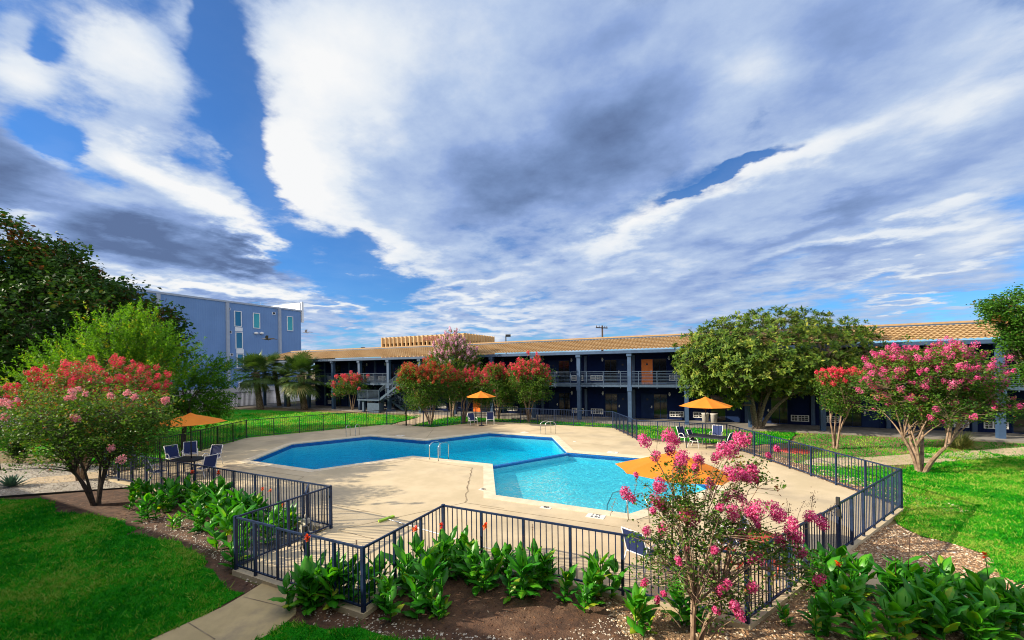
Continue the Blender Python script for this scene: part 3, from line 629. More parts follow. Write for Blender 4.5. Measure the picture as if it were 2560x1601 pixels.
# ------------------------------------------------------------------ the motel
COLS = [-6.03 + 4.27 * k for k in range(-11, 8)]
TW, TC, TF = 36.95, 34.42, 34.0      # wall, column and eave lines
def tilemat():
    m, t, b = newmat('clay_roof_tile')
    pos = t.n('ShaderNodeNewGeometry').outputs['Position']
    col = t.mix(t.mr(t.noise(pos, 2.2, 4, .6), .3, .7), (0.385, 0.255, 0.120, 1), (0.315, 0.20, 0.088, 1))
    col = t.mix(t.mr(t.noise(pos, 9, 3, .6), .5, .75, 0, .6), col, (0.27, 0.14, 0.055, 1))
    t.link(col, b.inputs['Base Color']); b.inputs['Roughness'].default_value = 0.85; return m
MAT['roof_tile'] = tilemat()
MAT['cap'] = M('tan_cap', (0.46, 0.29, 0.14), (0.38, 0.23, 0.11), 3, 0.85)
def motel():
    root = thing('motel_building', 'long two storey navy motel with tan tile roof, balcony and orange doors beyond the pool', 'motel', (-10, 36, 0))
    XL, XR = -54.3, 36.0
    # walls: rooms start right of the open passage at the left end
    w_ = MB(); w_.box(-46.5, XR, TW, 47.0, -0.05, 5.62); w_.build('wall', MAT['navy_wall'], root)
    w_ = MB(); w_.box(-56, XR, 34.22, 47.5, 5.60, 5.66); w_.build('soffit', MAT['navy'], root)
    f_ = MB(); f_.box(XL - .1, XR, TF + .08, TF + .20, 5.60, 5.84); f_.box(XL - .12, XL - .0, TF + .21, 47.5, 5.60, 5.84); f_.build('fascia', MAT['navy_trim'], root)
    # tiles: barrel profile, stepped courses
    y0, z0, y1, z1 = TF, 5.85, 37.1, 6.95; rows = 8; pit = 0.30
    def slope(x0, x1, cut):
        nx = int((x1 - x0) / pit * 5); xs = [x0 + (x1 - x0) * i / nx for i in range(nx + 1)]; vs, fs = [], []
        for r in range(rows):
            for kk, (fr, lift) in enumerate(((r / rows, .06), ((r + 1) / rows, .0))):
                for x in xs:
                    ph = (x / pit) % 1.0; hgt = .055 * (1 - abs(2 * ph - 1) ** 2.2) if ph < .999 else 0
                    vs.append((x, y0 + (y1 - y0) * fr - (.03 if kk == 0 else -.02), z0 + (z1 - z0) * fr + lift + hgt))
            b0 = (r * 2) * (nx + 1)
            for i in range(nx):
                xm = (xs[i] + xs[i + 1]) / 2
                if xm < XL - .3 + cut * (r + .5) / rows: continue
                fs.append((b0 + i, b0 + i + 1, b0 + nx + 1 + i + 1, b0 + nx + 1 + i))
                if r: fs.append((b0 - (nx + 1) + i, b0 - (nx + 1) + i + 1, b0 + i + 1, b0 + i))
        mb = MB(); mb.add(vs, fs, False); return mb
    rf = slope(XL - .3, XR, 3.1)
    hx = XL - .3
    rf.add([(hx, y0, z0 + .04), (hx + 3.1, y1, z1 + .02), (hx + 3.1, 44, z1 + .02), (hx, 47.5, z0 + .04)], [(0, 1, 2, 3)])
    roof = rf.build('roof', MAT['roof_tile'], root)
    hp = MB(); hp.tube([(hx, y0, z0 + .08), (hx + 3.1, y1, z1 + .08)], .09, 8); hp.build('hip_ridge', MAT['cap'], roof)
    cp = MB(); cp.box(hx + 3.1, XR, y1 + .0, y1 + .12, z1 - .2, z1 + .13); cp.build('flashing', MAT['rail'], roof)
    cp = MB(); cp.box(hx + 3.0, XR, y1 + .125, y1 + .75, z1 + .05, z1 + .26); cp.build('parapet_cap', MAT['cap'], roof)
    # balcony slab and columns
    s_ = MB(); s_.box(-52.9, XR, TC - .16, TW - .003, 2.84, 3.02); s_.build('balcony_slab', MAT['rail'], root)
    s_ = MB(); s_.box(-52.9, XR, TC - .05, TW - .006, 2.79, 2.838); s_.build('balcony_soffit', MAT['navy'], root)
    colm = MB(); colm.box(-.15, .15, -.18, .18, -.05, 5.38)
    for z_a, z_b in ((2.50, 2.88),): colm.box(-.185, .185, -.225, .2, z_a, z_b)
    colm.box(-.20, .20, -.28, .2, 5.36, 5.60)
    colm.add([(-.20, -.28, 5.60), (.20, -.28, 5.60), (.20, -.10, 5.78), (-.20, -.10, 5.78), (-.20, .2, 5.60), (.20, .2, 5.60)], [(0, 1, 2, 3), (0, 3, 4), (1, 5, 2)])
    proto = colm.build('column', MAT['navy_trim'], None, (0, 0, 0))
    for i, cx_ in enumerate(COLS):
        c = proto if i == 0 else proto.copy()
        if i: COL.objects.link(c)
        c.parent = root; c.location = Vector((cx_, TC, 0)) - root.location
    for cx_ in (-53.0, -48.7):        # back columns of the open passage
        c = proto.copy(); COL.objects.link(c); c.parent = root; c.location = Vector((cx_ + .2, 37.5, 0)) - root.location
    # railings, three posts a bay
    rb = MB(); W = 4.27 - .34
    rb.box(-W / 2, W / 2, -.025, .025, 1.07, 1.11)
    for i in range(8): rb.box(-W / 2, W / 2, -.009, .009, .08 + .118 * i, .102 + .118 * i)
    for x in (-W / 2 + .55, 0, W / 2 - .55): rb.box(x - .025, x + .025, -.032, -.010, -.28, 1.068)
    rp = rb.build('balcony_railing', MAT['rail'], None, (0, 0, 0)); first = True
    for cx_ in COLS[:-1]:
        mid = cx_ + 2.135
        if -31.8 < mid < -27.8: continue
        r = rp if first else rp.copy()
        if not first: COL.objects.link(r)
        first = False; r.parent = root; r.location = Vector((mid, TC - .12, 3.02)) - root.location
    # room fronts: door, window, air conditioner, lamp; mirrored from bay to bay
    def part(name, build, mat, par, loc):
        b = MB(); build(b); o = b.build(name, mat, None, (0, 0, 0)); o.parent = par; o.location = loc; return o
    protos = {}
    def acmesh(b):
        b.box(-.56, .56, -.07, .0, 0, .05); b.box(-.56, .56, -.07, .0, .42, .47); b.box(-.56, -.50, -.07, .0, .05, .42); b.box(.50, .56, -.07, .0, .05, .42)
        b.box(-.16, -.09, -.065, .0, .05, .42)
        for z in (.165, .285): b.box(-.50, -.16, -.06, .0, z, z + .025); b.box(-.09, .50, -.06, .0, z, z + .025)
        for x in (-.33, .10, .30): b.box(x - .011, x + .011, -.055, .0, .05, .42)
    me_ac = MB(); acmesh(me_ac); me_gr = MB(); me_gr.box(-.50, .50, -.015, -.002, .05, .42)
    me_dr = MB(); me_dr.box(-.46, .46, -.035, -.002, 0.02, 2.08)
    me_df = MB(); me_df.box(-.53, -.465, -.06, -.001, 0, 2.16); me_df.box(.465, .53, -.06, -.001, 0, 2.16); me_df.box(-.465, .465, -.06, -.001, 2.085, 2.16)
    me_hd = MB(); me_hd.box(-.045, .045, -.05, -.036, .92, 1.12); me_hd.tube([(0, -.05, 1.0), (0, -.09, 1.0), (-.10, -.09, .99)], .016, 6)
    me_pl = MB(); me_pl.box(-.08, .08, -.047, -.036, 1.58, 1.74)
    me_wn = MB(); me_wn.box(-.52, .52, -.02, -.002, 0.06, 2.10)
    me_wf = MB()
    for a in ((-.56, -.52, 0, 2.14), (.52, .56, 0, 2.14), (-.52, .52, 0, .06), (-.52, .52, 2.10, 2.14), (-.015, .015, .06, 2.10)): me_wf.box(a[0], a[1], -.05, -.001, a[2], a[3])
    me_lp = MB(); me_lp.lathe([(.02, -.10), (.11, -.02), (.11, .02), (.02, .10)], (0, -.08, 0), 4, False); me_lp.box(-.05, .05, -.10, -.002, -.16, .16)
    me_ps = MB(); me_ps.box(-.12, .12, -.14, -.002, 0, 2.50)
    mesh = {}
    def inst(name, mb, mat, par, loc):
        if name not in mesh: o = mb.build(name, mat, None, (0, 0, 0)); mesh[name] = o
        else: o = mesh[name].copy(); COL.objects.link(o)
        o.parent = par; o.location = loc
        if o.data.materials[0] != mat:
            o.data = o.data.copy(); o.data.materials[0] = mat
        return o
    def c_in(x, y, sc, ox, oy): return x
    for bi, c0 in enumerate(COLS[:-1]):
        k = bi - 11                                     # bay k runs from column k to k+1, k = 0 at the bay right of the orange door
        if c0 < -46: continue
        mir = (k % 2 == 0)
        def sx(off): return c0 + off if mir else c0 + 4.27 - off
        for fl, zf in ((0, -.01), (1, 3.02)):
            if fl == 1 and False: continue
            base = lambda x, z=0: Vector((x, TW, zf + z)) - root.location
            orange = (fl == 1 and k == 0) or (fl == 0 and k == -4)
            d = inst('door', me_dr, MAT['navy'], root, base(sx(1.03)))
            if orange:
                d.data = d.data.copy(); d.data.materials[0] = MAT['door_orange']; d['label'] = 'orange door'
            inst('door_frame', me_df, MAT['navy_trim'] if False else MAT['navy'], d, (0, 0, 0))
            inst('handle', me_hd, MAT['ac_white'], d, (.34 if mir else -.34, 0, 0)); inst('plaque', me_pl, MAT['black'], d, (0, 0, 0))
            w0 = inst('window', me_wn, MAT['glass'], root, base(sx(2.08))); inst('frame', me_wf, MAT['navy'], w0, (0, 0, 0))
            a0 = inst('air_conditioner', me_ac, MAT['ac_white'], root, base(sx(4.27 - .90), .25)); inst('vent_grille', me_gr, MAT['black'], a0, (0, 0, 0))
            inst('wall_lamp', me_lp, MAT['ac_white'], root, base(sx(4.27 - 1.45), 2.14))
            if True: inst('pilaster', me_ps, MAT['navy_trim'], root, base(c0 - .1))
    # outside stair: landing in front of the balcony, one flight up to the right, one down
    st = MB(); st.box(-35.15, -31.95, 33.2, 36.0, 1.18, 1.33)
    stair = st.build('staircase', MAT['rail'], root)
    lg = MB(); lg.box(-34.6, -34.35, 33.4, 33.65, -.1, 1.178); lg.box(-32.4, -32.15, 33.9, 34.15, -.1, 1.178); lg.build('landing_post', MAT['rail'], stair)
    cb = MB(); cb.box(-33.75, -32.05, 33.3, 33.85, -.1, .92); cb.build('utility_cabinet', MAT['rail'], stair)
    fl = MB()
    for i in range(10):                                    # up, towards the right
        x = -31.95 + i * .27; z = 1.33 + (i + 1) * .169 - .05; fl.box(x, x + .29, 33.28, 34.22, z, z + .05)
    for i in range(8):                                     # down, under the balcony
        x = -31.95 + i * .28; z = 1.33 - (i + 1) * .165; fl.box(x, x + .30, 34.75, 35.75, z, z + .05)
    for y in (33.26, 34.24): fl.bar((-31.95, y, 1.30), (-29.2, y, 3.0), .04, .22)
    for y in (34.73, 35.77): fl.bar((-31.95, y, 1.25), (-29.7, y, -.05), .04, .22)
    fl.build('flight', MAT['rail'], stair)
    hr = MB()
    def rails(a, b, n, posts):
        a, b = Vector(a), Vector(b)
        for i in range(n): z = Vector((0, 0, 1.0 - i * .118)); hr.bar(a + z, b + z, .022 if i else .05, .022 if i else .04)
        for i in range(posts): p = a.lerp(b, i / (posts - 1)); hr.bar(p, p + Vector((0, 0, 1.0)), .04, .04, (0, 1, 0))
    rails((-35.1, 33.22, 1.33), (-31.98, 33.22, 1.33), 8, 3); rails((-35.12, 33.25, 1.33), (-35.12, 35.9, 1.33), 8, 3)
    for y in (33.26, 34.24): rails((-31.95, y, 1.45), (-29.2, y, 3.12), 4, 4)
    for y in (34.73, 35.77): rails((-31.95, y, 1.35), (-29.7, y, .1), 3, 4)
    hr.build('railing', MAT['rail'], stair)
    return root
motel()
# the wing the photograph is taken from: it shades the near lawn
def near_wing():
    root = thing('motel_building', 'near motel wing under the viewpoint, whose roof shades the front lawn', 'motel', (0, -5, 0))
    b = MB(); b.box(-60, 45, -12, -2.6, -.1, 5.6); b.build('wall', MAT['navy_wall'], root)
    b = MB(); b.add([(-60, -.12, 5.75), (45, -.12, 5.75), (45, -3.2, 6.75), (-60, -3.2, 6.75)], [(0, 1, 2, 3)]); b.box(-60, 45, -.30, -.14, 5.5, 5.73); b.box(-60, 45, -12, -.32, 5.60, 5.68); b.box(-60, 45, -12, -3.25, 6.5, 6.8); b.build('roof', MAT['roof_tile'], root)
    b = MB(); b.box(-60, 45, -2.6, -.40, 2.85, 3.02); b.build('balcony_slab', MAT['rail'], root)
    for i in range(-14, 11):
        c = MB(); c.box(i * 4.27 + 2 - .15, i * 4.27 + 2.15, -.75, -.42, -.1, 5.5); c.build('column', MAT['navy_trim'], root)
near_wing()

# ------------------------------------------------------------------ grey metal building behind the trees
def siding():
    m, t, b = newmat('blue_grey_siding')
    pos = t.n('ShaderNodeNewGeometry').outputs['Position']
    wv = t.n('ShaderNodeTexWave', wave_type='BANDS', bands_direction='Y'); wv.inputs['Scale'].default_value = 1.0; t.link(pos, wv.inputs[0])
    col = t.mix(t.mr(t.noise(pos, .4, 4, .6), .3, .7), (0.150, 0.265, 0.49, 1), (0.132, 0.235, 0.44, 1))
    col = t.mix(t.m('MULTIPLY', wv.outputs[1], .18), col, (0.105, 0.195, 0.43, 1))
    t.link(col, b.inputs['Base Color']); b.inputs['Roughness'].default_value = .5
    bn = t.n('ShaderNodeBump'); bn.inputs['Strength'].default_value = .3; bn.inputs['Distance'].default_value = .04; t.link(wv.outputs[1], bn.inputs['Height']); t.link(bn.outputs[0], b.inputs['Normal'])
    return m
MAT['siding'] = siding()
MAT['grey_trim'] = M('pale_grey_trim', (0.36, 0.40, 0.47), (0.32, 0.36, 0.43), 2, .5)
MAT['pane_teal'] = M('teal_glass', (0.05, 0.33, 0.36), (0.04, 0.28, 0.33), .3, .12, spec=.6)
MAT['pane_blue'] = M('blue_glass', (0.015, 0.13, 0.25), (0.012, 0.11, 0.22), .3, .1, spec=.6)
GS = -70.0
def on_s(x, y, s=GS):
    p = pw(x, y, 1.0) - Vector((0, 0, EYE)); k = s / p.x; return p.y * k, EYE + p.z * k
def grey_building():
    root = thing('grey_building', 'tall blue grey metal clad building with teal windows behind the left trees', 'building', (GS - 8, 40, 1))
    zt = on_s(708, 736)[1]; ye = on_s(710, 736)[0]
    b = MB(); b.box(GS - 26, GS, -12, ye, .5, zt); b.build('wall', MAT['siding'], root)
    b = MB(); b.box(GS - .2, GS + .12, -12, ye + .15, zt + .004, zt + .28); b.build('roof_trim', MAT['grey_trim'], root)
    b = MB(); b.box(GS - 10, GS - .3, ye + .0, ye + .3, zt - 1, zt + 1.75); b.box(GS - .35, GS + .10, ye + .16, ye + .55, zt - 2, zt + 1.9); b.build('parapet', MAT['white'], root)
    b = MB()
    for i in range(4): b.tube([(GS - .4, ye - 1 - i * 3.2, zt), (GS - .4, ye - 1 - i * 3.2, zt + 1.7 - .45 * i)], .03, 5)
    b.tube([(GS - .4, ye, zt + 1.75), (GS - .4, ye - 11, zt + .1)], .03, 5); b.build('roof_railing', MAT['grey_trim'], root)
    q = lambda x, y: on_s((300 + x / 5.0375) / 1.0587, (720 + y / 5.0375) / 1.0587)
    def win(x0, y0, x1, y1, mat):
        a, z1 = q(x0, y0); c, z0 = q(x1, y1); f = MB(); fw = .11
        for r in ((a, c, z1 - fw, z1), (a, c, z0, z0 + fw), (a, a + fw, z0 + fw, z1 - fw), (c - fw, c, z0 + fw, z1 - fw)): f.box(GS + .003, GS + .12, *r)
        w = f.build('window', MAT['white'], root); p = MB(); p.box(GS + .004, GS + .04, a + fw, c - fw, z0 + fw, z1 - fw); p.build('pane', mat, w)
    def panel(x0, y0, x1, y1, name, mat, d=.06):
        a, z1 = q(x0, y0); c, z0 = q(x1, y1); p = MB(); p.box(GS + .002, GS + d, a, c, z0, z1); p.build(name, mat, root); return a, c, z0, z1
    win(1435, 287, 1530, 492, MAT['pane_blue']); win(1450, 552, 1545, 768, MAT['pane_blue']); win(1466, 828, 1556, 1010, MAT['pane_blue'])
    panel(1447, 494, 1540, 550, 'spandrel', MAT['white'], .10); panel(1462, 770, 1555, 826, 'spandrel', MAT['white'], .10)
    win(1672, 312, 1762, 515, MAT['pane_teal']); win(2100, 355, 2178, 547, MAT['pane_teal']); win(1492, 1185, 1585, 1272, MAT['glass'])
    for x, y in ((1367, 265), (1386, 557), (1402, 842), (1934, 322)):
        a, z1 = q(x - 20, y - 18); c, z0 = q(x + 20, y + 18); f = MB(); f.box(GS + .002, GS + .10, a, c, z0, z1); v = f.build('wall_vent', MAT['white'], root)
        f = MB(); 
        for i in range(4): zz = z0 + (z1 - z0) * (.2 + .17 * i); f.box(GS + .101, GS + .13, a + .1, c - .1, zz, zz + .09)
        f.build('louvre', MAT['black'], v)
    for x, w in ((455, 14), (1330, 10), (1990, 9)):
        a = q(x, 300)[0]; f = MB(); f.box(GS + .002, GS + .30, a, a + .42, 1.0, zt - .05); f.build('downspout', MAT['grey_trim'], root)
    for x in (1703, 1772):
        a, zz = q(x, 568); f = MB(); f.lathe([(.0, -.25), (.3, -.2), (.34, .05), (.0, .18)], (GS + .3, a, zz), 10); f.build('wall_lamp', MAT['white'], root)
    f = MB(); f.box(GS + .002, GS + 1.2, -12, ye, .45, 1.9); f.build('plinth', MAT['lot'], root)
grey_building()

# ------------------------------------------------------------------ tan office building far behind the motel
MAT['tan'] = M('tan_panels', (0.60, 0.40, 0.20), (0.54, 0.35, 0.17), .5, .8)
MAT['sign_red'] = M('sign_letters', (0.26, 0.05, 0.03), None, 3, .6)
def tan_building():
    p0, p1 = pw(899, 798, 133 * .94), pw(1094, 786.5, 119.5 * .94); dz = p1.z; W = p1.x - p0.x; y = p1.y; x1 = p1.x; x0 = p0.x
    root = thing('office_building', 'flat roofed tan office building with vertical fins beyond the motel roof', 'building', (x0 + W / 2, y, 0))
    n = 19; pitch = W / n; Dp = 17
    b = MB(); b.box(x0, x1, y + .5, y + Dp, 0, dz - 3.3); b.box(x0, x1 - .6, y + 1.2, y + Dp - .5, dz - 3.3, dz - 1.9); b.box(x0, x1, y + .5, y + Dp, dz - 1.9, dz); b.build('wall', MAT['tan'], root)
    b = MB(); b.box(x0 + .2, x1 - .58, y + 1.0, y + 1.19, dz - 4.4, dz - 1.92); b.box(x1 - .59, x1 - .4, y + 1.2, y + Dp - .6, dz - 4.4, dz - 1.92); b.build('window', MAT['glass'], root)
    for i in range(n + 1):
        f = MB(); f.box(x0 + i * pitch - .12, x0 + i * pitch + .12, y, y + 1.1, 0, dz + .02); f.build('fin', MAT['tan'], root)
    m = 10
    for i in range(m + 1):
        yy = y + 1.1 + (Dp - 1.1) * i / m; f = MB(); f.box(x1 - .5, x1 + .5, yy - .1, yy + .1, 0, dz + .02); f.build('fin', MAT['tan'], root)
    for s in ('AUSTIN',):
        cu = bpy.data.curves.new('sign', 'FONT'); cu.body = s; cu.size = 1.55; cu.extrude = .05; cu.offset = .02
        o = bpy.data.objects.new('tmp', cu); COL.objects.link(o); dg = bpy.context.evaluated_depsgraph_get(); me = bpy.data.meshes.new_from_object(o.evaluated_get(dg)); bpy.data.objects.remove(o)
        me.transform(Matrix.Translation(Vector((x0 + pitch * 10.25, y - .12, dz - 1.5)) - root.location) @ Matrix.Rotation(math.radians(90), 4, 'X'))
        link_mesh('sign_letters', me, MAT['sign_red'], root)
tan_building()
def pole_things():
    b = thing('utility_pole', 'dark wooden utility pole with crossarm and transformer above the motel roof', 'pole', pw(1424, 900, 62) * 1.0)
    base = b.location.copy(); base.z = 0; b.location = base; top = pw(1424.5, 769, 62).z; x, y = base.x, base.y
    e = Vector((math.cos(YAW + .5), math.sin(YAW + .5), 0))
    m = MB(); m.tube([(x, y, 0), (x, y, top)], [.17, .12], 8); m.build('pole', MAT['bark_dark'], b)
    m = MB(); c = Vector((x, y, top - .35)); m.bar(c - e * 1.2, c + e * 1.0, .14, .14)
    for k in (-1.1, -.6, .5, .9): m.tube([c + e * k, c + e * k + Vector((0, 0, .32))], .05, 6)
    m.build('crossarm', MAT['bark_dark'], b)
    m = MB(); m.lathe([(0, -.4), (.2, -.4), (.2, .4), (0, .45)], c - e * .35 + Vector((0, 0, -1.9)), 10); m.tube([c - e * .9 + Vector((0, 0, -1.3)), c - e * .5 + Vector((0, 0, -2.2)), c - e * .1 + Vector((0, 0, -3))], .03, 5)
    m.tube([c - e * .3 + Vector((0, 0, -2.6)), c - e * .15 + Vector((0, 0, -4))], .06, 5); m.build('transformer', MAT['rail'], b)
    p = pw(1196, 900, 58); top = pw(1196, 793, 58).z
    b = thing('parking_lamp', 'black box headed parking lamp above the motel roof', 'lamp post', (p.x, p.y, 0))
    m = MB(); m.tube([(p.x, p.y, 0), (p.x, p.y, top)], .08, 8); m.build('pole', MAT['black'], b)
    e = Vector((math.cos(YAW), math.sin(YAW), 0)); c = Vector((p.x, p.y, top)); m = MB(); m.obox(c + e * .32, e * .36, Vector((-e.y, e.x, 0)) * .25, Vector((0, 0, .16))); m.build('lamp_head', MAT['black'], b)
    p = pw(858, 900, 75); top = pw(858, 821, 75).z
    b = thing('antenna_mast', 'short thin mast with a crosspiece above the left motel roof', 'mast', (p.x, p.y, 0))
    m = MB(); m.tube([(p.x, p.y, 0), (p.x, p.y, top)], .07, 6); m.build('pole', MAT['bark_dark'], b)
    m = MB(); c = Vector((p.x, p.y, top)); m.bar(c - e * .35, c + e * .4, .1, .12); m.bar(c - e * .2 + Vector((0, 0, -.3)), c + e * .2 + Vector((0, 0, -.3)), .08, .08); m.build('crosspiece', MAT['bark_dark'], b)
pole_things()

# ------------------------------------------------------------------ furniture on the deck
def arc_pts(c, r, a0, a1, n, plane='xz'):
    out = []
    for i in range(n + 1):
        a = math.radians(a0 + (a1 - a0) * i / n); out.append((c[0] + r * math.cos(a), c[1], c[2] + r * math.sin(a)))
    return out
def make_chair():
    root = thing('patio_chair', 'x', 'chair', (0, 0, 0), 0, 'white framed blue sling chairs')      # faces -y
    W = .27
    for s in (-1, 1):
        f = MB(); x = s * W
        # back leg and back upright, one bent tube
        f.tube([(x, .34, 0), (x, .24, .28), (x, .16, .42), (x, .26, .72), (x, .36, .98)], .017, 7)
        # front leg rising into a rounded arm
        f.tube([(x * 1.1, -.30, 0), (x * 1.12, -.27, .38), (x * 1.14, -.22, .56), (x * 1.14, -.10, .645), (x * 1.12, .05, .63), (x * 1.05, .19, .50)], .017, 7)
        f.tube([(x, -.26, .42), (x, .0, .39), (x, .17, .41)], .016, 7)
        f.build('side_frame', MAT['white'], root)
    for y, z in ((-.26, .42), (.17, .41), (.36, .98)): f = MB(); f.tube([(-W, y, z), (W, y, z)], .014, 6); f.build('crossbar', MAT['white'], root)
    def sling(path, t=.006):
        b = MB(); n = 6; vs = []
        for (y, z) in path:
            for i in range(n + 1):
                u = i / n * 2 - 1; vs.append(((W - .012) * u, y, z - .012 * (1 - u * u)))
        fs = [(r * (n + 1) + i, r * (n + 1) + i + 1, (r + 1) * (n + 1) + i + 1, (r + 1) * (n + 1) + i) for r in range(len(path) - 1) for i in range(n)]
        b.add(vs, fs, True); k = len(vs); b.add([(a, c - t * .3, d - t) for a, c, d in vs], [tuple(reversed(f)) for f in fs], True); return b
    sling([(-.27, .425), (-.12, .405), (.03, .395), (.16, .41)]).build('seat', MAT['sling'], root)
    sling([(.165, .43), (.215, .58), (.27, .74), (.355, .965)]).build('backrest', MAT['sling'], root)
    return root
chair0 = make_chair(); _cu = [0]
def chair(p, face_to, label, turn=0.0):
    o = chair0 if _cu[0] == 0 else copy_tree(chair0); _cu[0] += 1
    d = Vector((face_to[0] - p[0], face_to[1] - p[1])); o.location = (p[0], p[1], 0.0); o.rotation_euler = (0, 0, math.atan2(d.y, d.x) + math.pi / 2 + turn); o['label'] = label
def make_umbrella(name_label, p, H, Rr, drop, n=8, lean=(0, 0), rot=0.2, parasol='orange', stand=True):
    root = thing('patio_umbrella', name_label, 'umbrella', (p[0], p[1], 0), 0, 'orange patio umbrellas')
    ax = Vector((lean[0], lean[1], 1)).normalized(); P = Vector((p[0], p[1], 0)); top = P + ax * H
    b = MB(); b.tube([P, P + ax * (H - .02)], .024, 10); b.build('pole', MAT['black'], root)
    sd = ax.cross(Vector((0, 1, 0))).normalized(); fw = sd.cross(ax) * -1
    def rim(k, r, z): a = rot + 2 * math.pi * k / n; return top + ax * z + (sd * math.cos(a) + fw * math.sin(a)) * r
    vs, fs = [], []; M_ = 6; rings = 7
    for j in range(rings):
        fr = .12 + .88 * j / (rings - 1)
        for k in range(n):
            for i in range(M_):
                u = i / M_; a, c = rim(k, Rr * fr, -drop * fr ** 1.08), rim(k + 1, Rr * fr, -drop * fr ** 1.08); q = a.lerp(c, u); sag = .10 * fr * math.sin(math.pi * u)
                vs.append(q - (q - top).normalized() * sag * .55 * fr - ax * .03 * math.sin(math.pi * u) * fr + ax * .0)
    N = n * M_
    for j in range(rings - 1):
        for i in range(N): fs.append((j * N + i, (j + 1) * N + i, (j + 1) * N + (i + 1) % N, j * N + (i + 1) % N))
    b = MB(); b.add(vs, fs, False); can = b.build('canopy', MAT['orange'], root)
    b = MB(); vs = [top + ax * .06] + [rim(k, Rr * .24, -.12) for k in range(n)]; b.add(vs, [(0, k + 1, (k + 1) % n + 1) for k in range(n)], False); b.build('vent_cap', MAT['orange'], can)
    b = MB(); b.lathe([(.0, .0), (.022, .03), (.028, .07), (.0, .10)], top + ax * .05, 8); b.build('finial', MAT['black'], root)
    b = MB()
    for k in range(n): q = rim(k, Rr * .97, -drop * .97 - .03); b.tube([top - ax * .08, q], .010, 5); b.tube([top - ax * (drop + .25), top.lerp(q, .5)], .008, 5)
    b.build('ribs', MAT['black'], root)
    if stand:
        b = MB(); b.lathe([(.0, 0), (.23, 0), (.23, .03), (.18, .055), (.05, .08), (.04, .30), (.0, .30)], P, 18); b.build('stand', MAT['darktable'], root)
    return root
def make_table(p, rot, w, d, label, h=.72):
    root = thing('patio_table', label, 'table', (p[0], p[1], 0), 0, 'dark patio tables')
    c, s = math.cos(rot), math.sin(rot); ex, ey = Vector((c, s, 0)), Vector((-s, c, 0)); P = Vector((p[0], p[1], 0)); up = Vector((0, 0, 1))
    b = MB(); m = 7
    for i in range(m): b.obox(P + ey * (d * ((i + .5) / m - .5)) + up * (h - .012), ex * (w / 2 - .03), ey * (d / m / 2 - .005), up * .010)
    b.build('tabletop', MAT['darktable'], root)
    b = MB()
    for sgn in (-1, 1): b.obox(P + ey * sgn * d / 2 + up * (h - .03), ex * w / 2, ey * .02, up * .03); b.obox(P + ex * sgn * (w / 2 - .02) + up * (h - .032), ex * .02, ey * (d / 2 - .022), up * .028)
    b.build('apron', MAT['darktable'], root)
    for i in (-1, 1):
        for j in (-1, 1): b = MB(); b.bar(P + ex * i * (w / 2 - .05) + ey * j * (d / 2 - .05), P + ex * i * (w / 2 - .05) + ey * j * (d / 2 - .05) + up * (h - .06), .045, .045, (0, 1, 0)); b.build('leg', MAT['darktable'], root)
# left set
T1 = g(445.8, 1082.6, .72); make_table(T1, .35, 1.35, .85, 'dark patio table in the shade at the left end of the deck')
make_umbrella('orange patio umbrella over the shaded left table, half hidden by the crape myrtle', T1 + Vector((0.0, .1, 0)), 2.72, 1.40, .40, rot=.1, stand=True)
k4 = cz(280, 1080, 7.556, 0.0)
chair(k4(1180, 640), T1, 'blue sling chair at the far left side of the shaded left table', .2)
chair(k4(1480, 560), T1, 'dark sling chair behind the shaded left table, close to the back left fence')
chair(k4(1900, 650), T1, 'blue sling chair at the right end of the shaded left table, farther from the viewer')
chair(k4(1790, 850), T1, 'blue sling chair with its back to the front fence at the left table')
chair(k4(830, 930), T1, 'blue sling chair seen side on through the left front fence', .0)
chair(k4(400, 680), k4(900, 700), 'dark sling chair alone in the left corner of the pool fence')
# back set
U2 = g(1137, 1006); make_umbrella('small orange patio umbrella at the back of the deck before the orange door', U2, 2.72, 1.22, .42, rot=.3)
k5 = cz(940, 780, 5.0375, 0.0)
chair(k5(1215, 1432), k5(1500, 1520), 'left of the two blue chairs under the back orange umbrella')
chair(k5(1440, 1420), g(1165, 1120), 'right of the two blue chairs under the back orange umbrella')
# right set
T3 = g(1667, 1029, .72); make_table(T3, -.30, 1.9, .95, 'long dark patio table on the right side of the deck')
make_umbrella('orange patio umbrella over the long table on the right of the deck', T3, 2.80, 1.38, .46, rot=.25, stand=False)
k3 = cz(1500, 1050, 3.778, 0.0)
chair(k3(800, 225), T3, 'dark sided blue chair at the far left end of the long right table', .1)
chair(k3(900, 262), T3, 'blue chair on the near left side of the long right table', -.1)
chair(k3(1100, 215), T3, 'blue chair on the far side of the long right table')
chair(k3(1180, 290), T3, 'blue chair at the near right end of the long right table', -.2)
